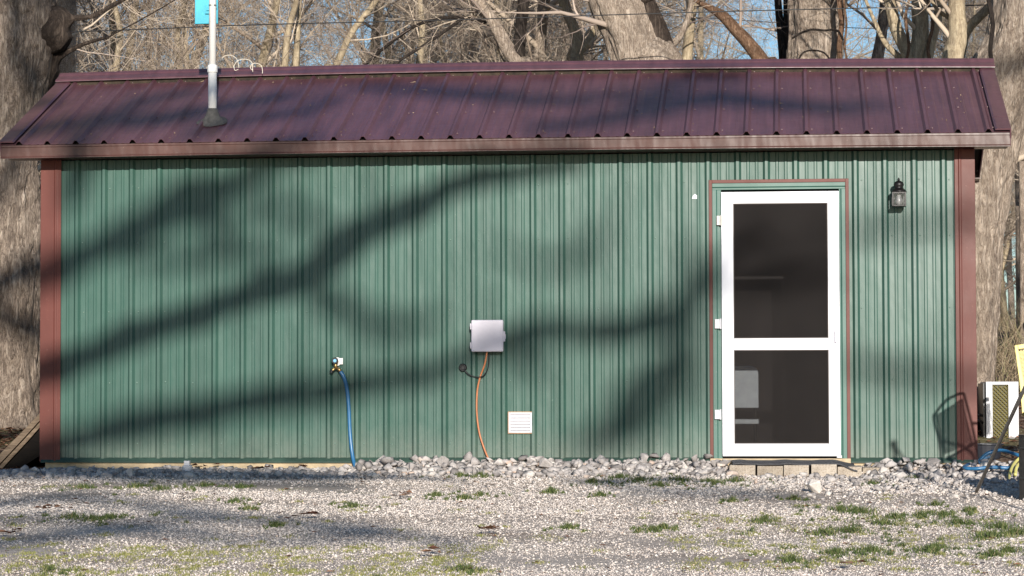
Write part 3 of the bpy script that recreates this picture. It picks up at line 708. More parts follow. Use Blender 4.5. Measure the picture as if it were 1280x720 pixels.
# ------------------------------------------------------------------ at the door
blk = [(912, 945, .55, 0), (946, 979, .55, 0.01), (979.5, 1011.5, .56, 0), (1013.5, 1046, .56, -.01), (1047, 1078, .50, 0.02), (1078, 1112, .30, 0.03)]
labs = ['leftmost concrete block of the door step, brownish face', 'tan concrete block second from left in door step', 'pale concrete block left of the dark gap in door step',
        'pale concrete block right of the dark gap in door step', 'half buried concrete block second from the right of the step', 'rightmost concrete block set back against the wall']
for (a, c_, t, dz), lb in zip(blk, labs):
    x0, x1 = at(a, 585, -t).x, at(c_, 585, -t).x; zt = at(a, 581.5, -t).z - dz*.6
    b = MB(); c0 = Vector(((x0+x1)/2, -t+.2, zt-.05)); R = Matrix.Rotation(rnd.uniform(-.02, .02), 3, 'Z')
    b.box(x0+.002, x1-.002, -t, -t+.40 if t > .4 else -.06, zt-.10, zt, R, c0)
    tag(b.build('concrete_block', M['concrete'], bevel=.004), lb, 'block', 'concrete blocks of the door step')
b = MB(); nx, ny = 40, 12; vs = []
mx0, mx1 = at(917, 578, -.3).x, at(1071, 580, -.3).x; zt = at(950, 581.5, -.55).z
for side in (0, 1):
    for j in range(ny+1):
        for i in range(nx+1):
            x = mx0+(mx1-mx0)*i/nx - .02*j/ny; y = -.52+.44*j/ny
            z = zt + .012 + .016*smooth(0, 1, j/ny) + .003*math.sin(i*.45)+.005*noise.noise(Vector((i*.3, j*.3, 0))) - .05*smooth(nx-6, nx, i)*(1-.5*j/ny) + (-.010 if side else 0)
            vs.append((x, y, z))
m_ = (nx+1)*(ny+1); fs = []
for s in (0, 1): fs += [(s*m_+j*(nx+1)+i, s*m_+j*(nx+1)+i+1, s*m_+(j+1)*(nx+1)+i+1, s*m_+(j+1)*(nx+1)+i) for j in range(ny) for i in range(nx)]
for i in range(nx): fs += [(i, i+1, m_+i+1, m_+i), (ny*(nx+1)+i, ny*(nx+1)+i+1, m_+ny*(nx+1)+i+1, m_+ny*(nx+1)+i)]
for j in range(ny): fs += [(j*(nx+1), (j+1)*(nx+1), m_+(j+1)*(nx+1), m_+j*(nx+1)), (j*(nx+1)+nx, (j+1)*(nx+1)+nx, m_+(j+1)*(nx+1)+nx, m_+j*(nx+1)+nx)]
b.add(vs, fs); tag(b.build('door_mat', M['mat']), 'dark grey rubber mat lying on the blocks below the door', 'mat')
# white cleanout cap
g = at(234, 592, -.32); 
b = MB(); b.lathe([(.040, -.06), (.040, .035), (.036, .042), (.034, .044)], (g.x, -.32, g.z+.02), 'z', 22); b.box(g.x-.022, g.x+.022, -.342, -.298, g.z+.064, g.z+.100)
tag(b.build('cleanout_cap', M['white_plastic'], bevel=.003), 'white plastic pipe cap poking out of rubble at wall base', 'pipe cap')

# ------------------------------------------------------------------ leaning boards at the left corner
rp = empty('leaning_hatch', (-.55, .5, 0)); tag(rp, 'weathered wooden hatch leaning against the left corner of the shed', 'hatch')
Yh = 0.35
def quad(pl, y0, y1): b = MB(); b.prism([(at(x, y, Yh).x, at(x, y, Yh).z) for x, y in pl], 'y', y0, y1); return b
quad([(-30, 601), (2, 566), (30, 538), (60, 506), (62, 513), (32, 546), (4, 576), (-28, 611)], Yh-.02, Yh+1.6).build('upper_board', M['shaded_old_wood'], rp, .003)
quad([(-28, 612), (4, 577), (32, 547), (62, 514), (63, 519), (34, 552), (6, 582), (-26, 616)], Yh, Yh+1.5).build('lower_board', M['shaded_old_wood'], rp, .003)
quad([(-20, 612), (6, 583), (34, 553), (63, 520), (63, 560), (45, 572), (26, 584), (0, 600)], Yh+.03, Yh+1.4).build('shade_dark_panel', M['shade_dark_wood'], rp)

# ------------------------------------------------------------------ right side: condenser, tub, hoses, rod, drum, chairs
YA = 3.2
def bx_px(b, x0, x1, y0, y1, Y0, Y1): 
    p, q = at(x0, y1, Y0), at(x1, y0, Y0); b.box(p.x, q.x, Y0, Y1, p.z, q.z); return b
ac0 = at(1232, 553, YA)
ac = empty('heat_pump', (at(1253, 553, YA).x, YA+.2, ac0.z)); tag(ac, 'white outdoor heat pump unit with olive grille beside the tree', 'heat pump')
b = MB()
for r in ((1233, 1240.5, 477, 552), (1261, 1273, 477, 552), (1240.5, 1261, 477, 481), (1240.5, 1261, 549, 552)): bx_px(b, *r, YA, YA+.02)
bx_px(b, 1233, 1273, 477, 552, YA+.06, YA+.75); b.build('casing', M['white_plastic'], ac, .004)
b = MB(); bx_px(b, 1240.5, 1261, 481, 549, YA+.03, YA+.05); b.build('coil', M['fin'], ac)
b = MB(); g0, g1 = at(1240.5, 549, YA), at(1261, 481, YA); W, H = g1.x-g0.x, g1.z-g0.z
for k in range(-20, 12):   # diamond mesh
    for s in (1, -1):
        x_, z_ = g0.x, g0.z + k*.035 + (0 if s > 0 else W)
        A = [(g0.x + t*W, z_ + s*t*W) for t in (0, .25, .5, .75, 1)]
        seg = [(x, z) for x, z in ((g0.x + t/12*W, (g0.z+k*.035 + t/12*W) if s > 0 else (g0.z+k*.035+W - t/12*W)) for t in range(13)) if g0.z <= z <= g1.z]
        seg2 = seg
        if len(seg2) > 1: b.tube([(x, YA+.01, z) for x, z in (seg2[0], seg2[-1])], .0035, 4)
for k in range(0, 30):
    z = g0.z + k*.035
    for s in (1, -1):
        seg = [(x, zz) for x, zz in ((g0.x + t/12*W, z+.0 + (t/12*W if s > 0 else W-t/12*W)) for t in range(13)) if g0.z <= zz <= g1.z]
        if len(seg) > 1 and k >= 12: b.tube([(x, YA+.01, q) for x, q in (seg[0], seg[-1])], .0035, 4)
b.build('grille', M['grille'], ac)
b = MB(); bx_px(b, 1229.5, 1232.5, 479, 553, YA+.05, YA+.7); b.build('dark_gap_strip', M['black'], ac)  # shadowy gap beside the casing, drawn as a black strip
for x in (1240, 1266):
    b = MB(); bx_px(b, x-3, x+3, 552.5, 556, YA+.05, YA+.6); b.build('foot', M['black'], ac)
for k, (ya, yb) in enumerate(((518, 520), (524, 530))):
    tag(MB().tube(arcsm([at(1206, ya-1, YA+.1), at(1220, ya, YA+.05), at(1231, yb, YA+.1)], 6), .012, 8).build('refrigerant_pipe', M['black'], smooth_=True), ['upper', 'lower'][k]+' black insulated pipe between tree and heat pump', 'pipe', 'black pipes left of the heat pump')
b = MB(); bx_px(b, 1206, 1290, 556, 563, YA-.35, YA+.9); tag(b.build('plastic_pallet', plain('grey_board', (.2, .19, .18), .8), bevel=.005), 'flat dark grey board carrying the white heat pump', 'board')
b = MB(); bx_px(b, 1254, 1300, 562, 577, YA-.7, YA-.3); tag(b.build('timber_block', M['rot_wood'], bevel=.006), 'brown timber block right of the black tub', 'timber')
# tub
c = at(1232, 575, 1.6); tb = MB(); R0 = .14
tb.lathe([(R0*.85, 0), (R0, .11), (R0*1.08, .115), (R0*1.08, .125), (R0*.96, .125), (R0*.8, .012), (.01, .01)], (c.x, 1.6, ground_z(c.x, 1.6)-.0), 'z', 24)
tag(tb.build('plastic_tub', M['basin'], smooth_=False), 'black plastic tub on the ground below the heat pump', 'tub')
def gpt(px, py, dz=0.012): p = at_ground(px, py); return (p.x, p.y, p.z+dz)
tag(MB().tube(arcsm([(7.25, .9, .02), at(1206, 583, -.3), at(1216, 586, -.5), at(1240, 584, -.5), at(1262, 585, -.5), at(1280, 582, -.4), at(1310, 580, -.2)], 8), .014, 10).build('garden_hose', M['hose_blue'], smooth_=True), 'blue hose stretched low on the gravel past the right corner', 'hose', 'blue hoses at the right corner')
tag(MB().tube(arcsm([at(1222, 583, .1), at(1226, 574, .1), at(1236, 566, .1), at(1252, 563, .1), at(1270, 568, .0), at(1295, 577, -.1)], 8), .014, 10).build('garden_hose', M['hose_blue'], smooth_=True), 'blue hose arching over the black tub', 'hose', 'blue hoses at the right corner')
tag(MB().tube(arcsm([at(1262, 602, -.9), at(1263, 590, -.7), at(1270, 577, -.5), at(1284, 568, -.4), at(1300, 575, -.4)], 8), .012, 10).build('garden_hose', M['hose_yellow'], smooth_=True), 'outer pale yellow hose loop at the right edge', 'hose', 'yellow hoses')
tag(MB().tube(arcsm([at(1269, 594, -.8), at(1271, 584, -.7), at(1277, 578, -.6), at(1290, 574, -.5)], 8), .012, 10).build('garden_hose', M['hose_yellow'], smooth_=True), 'inner pale yellow hose loop at the right edge', 'hose', 'yellow hoses')
# metal A-frame whose thin leg crosses the heat pump
F0 = at_ground(1218, 616)
ap = at(1117, 556, 0) + SUN*(4.95/(-SUN.y))
fr = empty('metal_trestle', (F0.x+.4, F0.y-.4, F0.z)); tag(fr, 'thin grey slanted metal pole standing in front of the heat pump', 'metal pole')
F1 = Vector((ap.x+.75, ap.y+.9, ground_z(ap.x+.75, ap.y+.9)))
F2 = Vector((ap.x+.3, ap.y-1.0, ground_z(ap.x+.3, ap.y-1.0)))
for q in (F0-Vector((0, 0, .02)), F1, F2):
    b = MB(); b.tube([q, ap], .0125, 12); b.build('leg', M['steel'], fr, smooth_=True)
b = MB(); b.lathe([(.02, -.03), (.028, -.02), (.028, .02), (.02, .03)], ap, 'z', 12); b.build('top_joint', M['black'], fr)
# drum at the right edge
D0 = at_ground(1275, 626); rD = .27
dr = MB(); dr.lathe([(rD*.93, 0), (rD, .03), (rD, .16), (rD*1.03, .17), (rD, .18), (rD, .36), (rD*1.03, .37), (rD, .38), (rD, .45), (rD*1.02, .46), (rD*.96, .46), (rD*.93, .06), (.01, .05)], (D0.x+rD, D0.y+.05, D0.z-.02), 'z', 40)
tag(dr.build('metal_drum', M['drum'], smooth_=False), 'dark weathered drum on the gravel cut by the right frame edge', 'drum')
# patio chair (just right of the frame, it throws the shadow on the corner)
dch = 2.45
def shp(px, py, d=dch): return at(px, py, 0) + SUN*(d/(-SUN.y))
pc = empty('patio_chair', (8.0, -2.2, ground_z(8, -2.2))); tag(pc, 'dark metal patio chair with mesh back beyond the right frame edge', 'chair')
TL, TR, BR, BL = shp(1166, 517), shp(1203, 494, dch-.1), shp(1219, 560, dch-.05), shp(1178, 575)
b = MB(); gz = ground_z(8, -2.3)
b.tube(arcsm([Vector((BL.x+.03, BL.y-.3, gz)), BL+Vector((0, -.05, .0)), TL+Vector((0.01, 0, -.06)), TL+Vector((.02, 0, 0)), (TL+TR)/2+Vector((0, 0, .035)), TR+Vector((-.01, 0, 0)), TR+Vector((.015, 0, -.05)), BR, Vector((BR.x+.1, BR.y+.1, gz))], 8), .011, 10)
b.build('back_frame', M['dark_frame'], pc, smooth_=True)
i0 = lambda p, q, t: p + (q-p)*t
C_ = (TL+TR+BR+BL)/4
q = [i0(p, C_, .16) for p in (TL, TR, BR, BL)]
b = MB()
b.tube([q[0], q[1]], .006, 6); b.tube([q[1], q[2]], .006, 6); b.tube([q[0], q[3]], .006, 6)
for k in range(1, 26): t = k/26; b.tube([i0(q[0], q[1], t), i0(q[3], q[2], t)], .0025, 4)
for k in range(1, 34): t = k/34; b.tube([i0(q[0], q[3], t), i0(q[1], q[2], t)], .0025, 4)
b.build('mesh_back', M['dark_frame'], pc)
b = MB(); S0, S1 = BL+Vector((.02, .02, .0)), BR+Vector((.0, .1, .02)); S2, S3 = S1+Vector((.35, -.42, .03)), S0+Vector((.3, -.5, .03))
for p_, q_ in ((S0, S1), (S1, S2), (S2, S3), (S3, S0)): b.tube([p_, q_], .012, 8)
for k in range(1, 20): t = k/20; b.tube([i0(S0, S1, t), i0(S3, S2, t)], .004, 4)
b.build('seat', M['dark_frame'], pc)
for s in (S2, S3):
    b = MB(); b.tube([s, Vector((s.x+.03, s.y-.03, ground_z(s.x, s.y)))], .012, 8); b.build('leg', M['dark_frame'], pc)
for s, e in ((TL, S3), (TR, S2)):
    b = MB(); a = i0(s, S0 if s is TL else S1, .62); m2 = Vector((e.x, e.y, a.z+.02)); b.tube(arcsm([a, i0(a, m2, .5)+Vector((0, 0, .03)), m2, e], 5), .012, 8); b.build('armrest', M['dark_frame'], pc, smooth_=True)
# yellow chair behind
YY = 1.4
yc = empty('yellow_chair', (at(1300, 500, YY).x, YY, ground_z(7.7, YY))); tag(yc, 'yellow plastic lounge chair back at the right frame edge', 'chair')
def yq(pl): return [(at(x, y, YY).x, at(x, y, YY).z) for x, y in pl]
b = MB(); b.prism(yq([(1268, 432), (1272, 431), (1280, 478), (1283, 520), (1278, 520), (1274.5, 478)]), 'y', YY, YY+.03); b.prism(yq([(1272, 431), (1310, 426), (1311, 431), (1273, 436.5)]), 'y', YY, YY+.03); b.build('back_frame', M['yellow'], yc, .004)
b = MB()
for k in range(26):
    t = k/26; x = 1273+7*t; y = 437+42*t+3; b.prism(yq([(x, y), (1312, y-5), (1312, y-5.9), (x, y-.9)]), 'y', YY+.01, YY+.02)
for k in range(12):
    x = 1276+k*3.1; b.prism(yq([(x, 437), (x+.7, 437), (x+8, 480), (x+7.3, 480)]), 'y', YY+.021, YY+.027)
b.build('slatted_back', M['yellow'], yc)
b = MB(); b.prism(yq([(1279, 515), (1320, 512), (1320, 518), (1280, 521)]), 'y', YY-.45, YY+.03); b.build('seat', M['yellow'], yc, .004)
for x, y in ((1282, YY-.4), (1316, YY-.4), (1282, YY), (1316, YY)):
    p = at(x, 518, YY); b = MB(); b.tube([(p.x, y, p.z), (p.x+.01, y, ground_z(p.x, y))], .012, 8); b.build('leg', M['yellow'], yc)

# ------------------------------------------------------------------ trees
class Tubes:
    """fast collector of many tapered tubes"""
    def __init__(s): s.v = []; s.f = []; s.n = 0
    def add(s, pts, rad, n):
        P_ = np.asarray(pts, float); k = len(P_); T = np.empty_like(P_)
        T[1:-1] = P_[2:]-P_[:-2]; T[0] = P_[1]-P_[0]; T[-1] = P_[-1]-P_[-2]
        T /= np.linalg.norm(T, axis=1)[:, None]+1e-12
        a = np.array((0.31, -0.95, 0.08)) if abs(T[0, 1]) < .85 else np.array((1., 0, 0))
        X = a-T*(T@a)[:, None]; X /= np.linalg.norm(X, axis=1)[:, None]+1e-12; Y = np.cross(T, X)
        th = np.arange(n)*2*PI/n; r = np.asarray(rad, float)
        V = P_[:, None, :] + r[:, None, None]*(X[:, None, :]*np.cos(th)[None, :, None] + Y[:, None, :]*np.sin(th)[None, :, None])
        i, j = np.meshgrid(np.arange(k-1), np.arange(n), indexing='ij'); j2 = (j+1) % n
        F = np.stack([i*n+j, i*n+j2, (i+1)*n+j2, (i+1)*n+j], -1).reshape(-1, 4) + s.n
        s.v.append(V.reshape(-1, 3)); s.f.append(F); s.n += k*n
    def mesh(s, name, m, og):
        V = np.concatenate(s.v) - np.array(og); F = np.concatenate(s.f)
        me = bpy.data.meshes.new(name); me.vertices.add(len(V)); me.vertices.foreach_set('co', V.astype('f').ravel())
        me.loops.add(F.size); me.loops.foreach_set('vertex_index', F.astype('i').ravel())
        me.polygons.add(len(F)); me.polygons.foreach_set('loop_start', np.arange(0, F.size, 4, dtype='i')); me.polygons.foreach_set('loop_total', np.full(len(F), 4, 'i'))
        me.polygons.foreach_set('use_smooth', np.ones(len(F), bool)); me.update(calc_edges=True); me.materials.append(m); return me
def child(name, me, parent):
    o = bpy.data.objects.new(name, me); COL.objects.link(o); o.parent = parent; return o
def path(rng, p, d, L, k, wander, up):
    pts = [np.array(p, float)]; d = np.array(d, float); d /= np.linalg.norm(d)
    for i in range(k):
        d = d + rng.normal(0, wander, 3) + np.array((0, 0, up)); d /= np.linalg.norm(d); pts.append(pts[-1]+d*L/k)
    return np.array(pts), d
def side(rng, d, ang):
    a = rng.normal(size=3); a -= d*(a@d); a /= np.linalg.norm(a)
    return d*math.cos(ang)+a*math.sin(ang)
def twigs(T, rng, pts, rad, level, cnt, Ls, maxlev, dead=0.04, lo=0.15, wander=.16):
    """grow side branches along a path"""
    k = len(pts)
    for c in range(cnt[level]):
        t = lo + (1-lo)*(c+rng.random())/cnt[level]; f = t*(k-1); i = min(int(f), k-2); u = f-i
        p = pts[i]*(1-u)+pts[i+1]*u; r = rad[i]*(1-u)+rad[i+1]*u
        d = pts[i+1]-pts[i]; d /= np.linalg.norm(d)+1e-12
        nd = side(rng, d, rng.uniform(.5, 1.15)); L = Ls[level]*rng.uniform(.5, 1.2)*(1.15-.5*t)
        seg = (6, 5, 4, 3)[min(level, 3)]
        q, _ = path(rng, p, nd, L, seg, wander, .05)
        r0 = min(r*.6, (.040, .016, .008, .0045)[min(level, 3)]); rr_ = np.linspace(max(r0, .0028), .0018, seg+1)
        T.add(q, rr_, (6, 5, 4, 3)[min(level, 3)])
        if level < maxlev: twigs(T, rng, q, rr_, level+1, cnt, Ls, maxlev, wander=wander)
def proto_tree(seed, H, R0, lean, cnt, Ls, lo=.18, bm='bark_tan', tm='twig'):
    rng = np.random.default_rng(seed)
    t, _ = path(rng, (0, 0, -.3), (lean, rng.uniform(-.1, .1), 1), H, 14, .055, .03)
    rad = R0*(1-np.linspace(0, 1, 15))**.8+.01; rad[0] *= 1.35
    Tr = Tubes(); Tr.add(t, rad, 10); Tc = Tubes(); twigs(Tc, rng, t, rad, 0, cnt, Ls, len(cnt)-1, lo=lo)
    return Tr.mesh('trunk', M[bm], (0, 0, 0)), Tc.mesh('crown', M[tm], (0, 0, 0))
protos = [proto_tree(1, 11, .13, .1, (24, 8, 7, 5), (3.0, 1.4, .75, .4), .18, 'bark_pale', 'twig_pale'),
          proto_tree(2, 13, .17, -.12, (26, 8, 7, 5), (3.4, 1.6, .8, .4), .22, 'bark_tan', 'twig'),
          proto_tree(3, 9, .08, .18, (26, 8, 7, 5), (2.3, 1.2, .7, .35), .12, 'bark_pale', 'twig_pale'),
          proto_tree(4, 12, .11, -.2, (24, 8, 7, 5), (3.2, 1.5, .8, .4), .15, 'bark_tan', 'twig_pale'),
          proto_tree(5, 8, .06, .05, (30, 8, 6, 4), (1.9, 1.1, .6, .3), .06, 'bark_pale', 'twig')]
wl = ['slim pale bare tree among the woods behind the shed', 'taller tan bare tree among the woods behind the shed', 'low slender leaning bare tree in the woods behind the shed',
      'wide bare tree with thin branches in the woods behind the shed', 'bushy bare sapling in the woods behind the shed']
r2 = random.Random(21)
ntree = 0
for i in range(400):
    if ntree >= 74: break
    y = 8 + 44*(r2.random()**.85); D = y+20.6; cx = CAM.x - .106*D; hw = .5*1280/FPX*D
    x = cx + r2.uniform(-1.45, 1.45)*hw
    px = 640+ (x-cx)/D*FPX
    if px > 1225 and px < 1320 and y < 34: continue
    if 1060 < px < 1100 and r2.random() < .8: continue
    if px > 690 and px < 1210 and (r2.random() < .72 or y < 22): continue
    k = r2.choice((0, 1, 2, 3, 4, 4, 2, 0)); ntree += 1
    e = empty('bare_tree', (x, y, ground_z(x, y))); e.rotation_euler = (0, 0, r2.uniform(0, 6.28)); s = r2.uniform(.8, 1.15); e.scale = (s, s, s)
    tag(e, wl[k], 'tree', 'bare trees in the woods behind the shed')
    child('trunk', protos[k][0], e); child('crown', protos[k][1], e)

for px_, y in ((1284, 36), (1258, 42), (1300, 30), (1268, 48), (1276, 55), (1250, 60), (1290, 64), (1263, 68)):
    p = at(px_, 400, y); e = empty('bare_tree', (p.x, y, ground_z(p.x, y))); e.rotation_euler = (0, 0, y); k = int(y) % 5
    tag(e, wl[k], 'tree', 'bare trees in the woods behind the shed'); child('trunk', protos[k][0], e); child('crown', protos[k][1], e)
def big_tree(name, label, limbs, Y, bm, tm='twig', seed=1, root=None, cnt=(9, 6, 4), Ls=(1.6, .8, .4), nseg=18, group=None, extra_up=True, lm={}):
    """limbs: list of pixel polylines [(px,py,width_px),...] standing at depth Y; first is the main stem, taken down to the ground"""
    rng = np.random.default_rng(seed); sc_ = (Y-CAM.y)/FPX
    base = at(*(root or limbs[0][0][:2]), Y); gz_ = ground_z(base.x, Y)
    e = empty(name, (base.x, Y, gz_)); tag(e, label, 'tree', group)
    T = MB(); C = Tubes(); parts = []
    for li, L in enumerate(limbs):
        P_ = [at(x, y, Y + (0 if li == 0 else .12*(li % 3-1))) for x, y, w_ in L]; R_ = [w_*sc_/2 for _, _, w_ in L]
        if li == 0 and extra_up is not False:
            b0 = Vector((P_[0].x - (P_[1].x-P_[0].x)*.5, Y, gz_-.1)); P_ = [b0, b0.lerp(P_[0], .12)] + P_; R_ = [R_[0]*1.6, R_[0]*1.15] + R_
        # carry each limb on above the frame
        d = (P_[-1]-P_[-2]).normalized(); tl = 1.5+2.5*min(1, R_[-1]/.1)
        for k in range(1, 5):
            d = (d + Vector((rng.normal(0, .12), rng.normal(0, .2), .12))).normalized(); P_.append(P_[-1]+d*tl*.5); R_.append(R_[-1]*.72)
        SS = 22 if (nseg >= 30 and li == 0) else 6; ns_ = nseg*3 if (nseg >= 30 and li == 0) else nseg
        pts = arcsm(P_, SS); rad = []
        for k in range(len(R_)-1):
            for u in range(SS): rad.append(R_[k]*(1-u/SS)+R_[k+1]*u/SS)
        rad.append(R_[-1])
        ph = rng.uniform(0, 9)
        T_ = T
        if li in lm: T_ = MB(); parts.append((T_, lm[li]))
        def furrow(th, p, R0):
            if nseg < 30: return 0
            a = noise.noise(Vector((math.cos(th)*R0*14+ph, math.sin(th)*R0*14, p.z*2.6))); b_ = noise.noise(Vector((math.cos(th)*R0*34, math.sin(th)*R0*34+ph, p.z*8)))
            return -.075*max(0, 1-abs(a)*7) + .022*b_ + .03*noise.noise(Vector((math.cos(th)*R0*4, math.sin(th)*R0*4, p.z*3+ph)))
        R00 = R_[0]
        T_.tube(pts, rad, ns_, rfun=lambda i, th, p: 1+furrow(th, p, R00)+.10*noise.noise(Vector((math.cos(th)*1.3+ph, math.sin(th)*1.3, p.z*.9)))+.045*math.sin(7*th+ph+p.z)+.03*noise.noise(Vector((math.cos(th)*5, math.sin(th)*5, p.z*6))))
        pa = np.array([tuple(p) for p in pts]); ra = np.array(rad)
        twigs(C, rng, pa[len(pa)//5:], ra[len(pa)//5:]*.5, 0, cnt, Ls, len(cnt)-1)
    t = T.build('trunk', M[bm], e, smooth_=True)
    for q, k_ in parts: q.build('limb', M[k_], e, smooth_=True)
    cme = C.mesh('crown', M[tm], ORIG[e.name]); child('crown', cme, e)
    return e, t
# left big trunk with two dark stubs
e, t = big_tree('oak_tree', 'huge grey brown trunk filling the left edge behind the shed', [[(-15, 470, 138), (-14, 330, 124), (-8, 200, 116), (-2, 120, 128), (-2, 60, 150), (-5, 0, 152), (-8, -60, 150)],
    [(30, 60, 40), (62, 40, 60), (78, 26, 44), (92, 23, 8), (112, 21, 6.5), (125, 16, 6.5), (140, 7, 6), (165, -6, 5), (190, -20, 4)],
    [(40, 110, 50), (60, 78, 40), (75, 69, 12), (88, 63, 6.5), (105, 55, 5), (128, 48, 4), (140, 44, 2)]], 4.6, 'bark_big', seed=3, lm={1: 'bark_stub', 2: 'bark_stub'}, cnt=(4, 3), Ls=(1.0, .5), nseg=40)
big_tree('oak_tree', 'wide pale brown trunk rising behind the right end of the roof', [[(1185, 560, 118), (1198, 470, 86), (1206, 380, 82), (1213, 290, 80), (1224, 200, 88), (1245, 120, 92), (1278, 60, 92), (1292, 0, 100), (1300, -60, 100)],
    [(1225, 200, 40), (1238, 120, 56), (1262, 40, 50), (1262, -10, 44), (1262, -60, 40)]], 4.4, 'bark_tan', 'twig_pale', seed=4, cnt=(4, 4, 3), Ls=(1.2, .6, .3), nseg=40)
big_tree('forked_tree', 'thick forked tree leaning left behind the roof centre', [[(818, 120, 84), (800, 82, 68), (785, 40, 64), (768, 0, 66), (755, -40, 60)], [(826, 110, 40), (832, 78, 30), (822, 40, 26), (808, 5, 24), (800, -30, 22)],
    [(828, 90, 22), (835, 60, 13), (848, 48, 9), (860, 22, 7), (866, -10, 6)]], 8.5, 'bark_tan', seed=5, lm={1: 'bark_stub'}, nseg=30)
big_tree('forked_tree', 'curved tree with black lower stem left of the thick forked tree', [[(660, 120, 26), (650, 82, 22), (635, 62, 18), (618, 30, 15), (598, 0, 14), (580, -30, 12)], [(648, 110, 20), (649, 70, 15), (651, 35, 14), (655, 0, 14), (660, -40, 12)],
    [(632, 40, 5), (600, 26, 5), (560, 22, 5), (520, 32, 4), (480, 60, 4), (452, 84, 4)], [(580, 22, 4), (540, 50, 3.5), (505, 72, 3.5), (480, 88, 3)]], 10.5, 'bark_tan', seed=6, lm={1: 'bark_dark', 2: 'bark_dark', 3: 'bark_dark'}, nseg=18)
big_tree('bare_tree', 'knotted pale tree with side arm just left of roof centre tree', [[(720, 120, 24), (718, 80, 22), (722, 50, 15), (712, 22, 12), (703, 0, 11), (698, -30, 10)], [(720, 70, 12), (738, 48, 9), (748, 25, 8), (752, -5, 6)]], 11, 'bark_pale', 'twig_pale', seed=7, nseg=16)
big_tree('bare_tree', 'narrow ivy scarred trunk right of the thick forked tree', [[(856, 120, 15), (858, 80, 14), (862, 40, 12), (866, 0, 12), (868, -40, 11)]], 9.5, 'bark_pale', 'twig_pale', seed=8, nseg=16)
big_tree('broken_tree', 'bent splintered reddish limb leaning left behind the roof', [[(975, 120, 22), (955, 82, 19), (938, 58, 17), (918, 36, 15), (903, 20, 13), (885, 9, 8), (862, -4, 5)]], 9.0, 'bark_red', seed=9, cnt=(4, 3), Ls=(.9, .4), nseg=18)
big_tree('dark_tree', 'dark twin stemmed tree touching the widest trunk', [[(984, 120, 16), (981, 80, 14), (976, 40, 10), (972, 0, 9), (970, -30, 8)], [(982, 90, 12), (984, 50, 9), (984, 0, 9), (986, -30, 8)]], 9.6, 'bark_dark', seed=10, cnt=(8, 5, 3), nseg=16)
big_tree('oak_tree', 'widest straight trunk standing behind the roof, draped with vines', [[(1020, 120, 74), (1020, 80, 68), (1021, 40, 66), (1022, 0, 70), (1024, -40, 74)]], 8.8, 'bark_tan', seed=11, nseg=36, cnt=(8, 5, 3))
big_tree('dark_tree', 'thin dark leaning tree in the sky gap right of widest trunk', [[(1092, 120, 18), (1096, 80, 15), (1102, 45, 13), (1106, 0, 11), (1108, -30, 10)]], 12, 'bark_big', seed=12, nseg=16)
big_tree('bare_tree', 'pale multi stemmed tree wrapped in vines near right roof end', [[(1148, 120, 30), (1149, 80, 25), (1151, 40, 20), (1150, 0, 20), (1150, -40, 18)], [(1144, 100, 22), (1134, 66, 17), (1120, 36, 15), (1112, 0, 14), (1106, -30, 12)],
    [(1140, 84, 10), (1118, 66, 8), (1104, 50, 6), (1094, 28, 5), (1082, 0, 4)], [(1158, 84, 12), (1166, 50, 9), (1172, 20, 10), (1170, -20, 9)]], 7.7, 'bark_pale', 'twig_pale', seed=13, nseg=20)
big_tree('bare_tree', 'smooth pale tree with a knot hole nearest the right trunk', [[(1188, 120, 32), (1190, 80, 28), (1198, 45, 24), (1196, 15, 20), (1200, -30, 20)], [(1198, 60, 14), (1212, 34, 12), (1228, 18, 11), (1244, 2, 10), (1262, -16, 9)], [(1196, 28, 8), (1184, 20, 6), (1174, 14, 5), (1160, -5, 4)]], 5.3, 'bark_pale', 'twig_pale', seed=14, nseg=20)
for i, (xs_, sd, bmn_) in enumerate((((140, 150, 142), 31, 'bark_pale'), ((352, 360, 371), 32, 'bark_pale'), ((368, 372, 374), 33, 'bark_pale'), ((400, 440, 470), 34, 'bark_pale'), ((520, 528, 525), 35, 'bark_pale'), ((226, 222, 232), 36, 'bark_pale'), ((1278, 1276, 1274), 37, 'bark_tan'))):
    a, b_, c_ = xs_
    lb = ['pale slim stem just right of the dark stub branches', 'left one of the pale stem pair above the roof', 'right one of the pale stem pair above the roof', 'pale stem leaning right above the left half of the roof',
          'thin pale upright stem left of the curved black tree', 'pale wavy stem just left of the cyan antenna', 'brown straight stem at the right frame edge behind the yellow chair'][i]
    big_tree('slim_tree', lb, [[(a, 120, 11), ((a+b_)/2, 82, 9), (b_, 40, 8), (c_, 0, 7), (c_+3, -30, 6)]], 13+i*.7, bmn_, 'twig_pale', seed=sd, nseg=12, cnt=(12, 6, 4), Ls=(1.5, .8, .4))
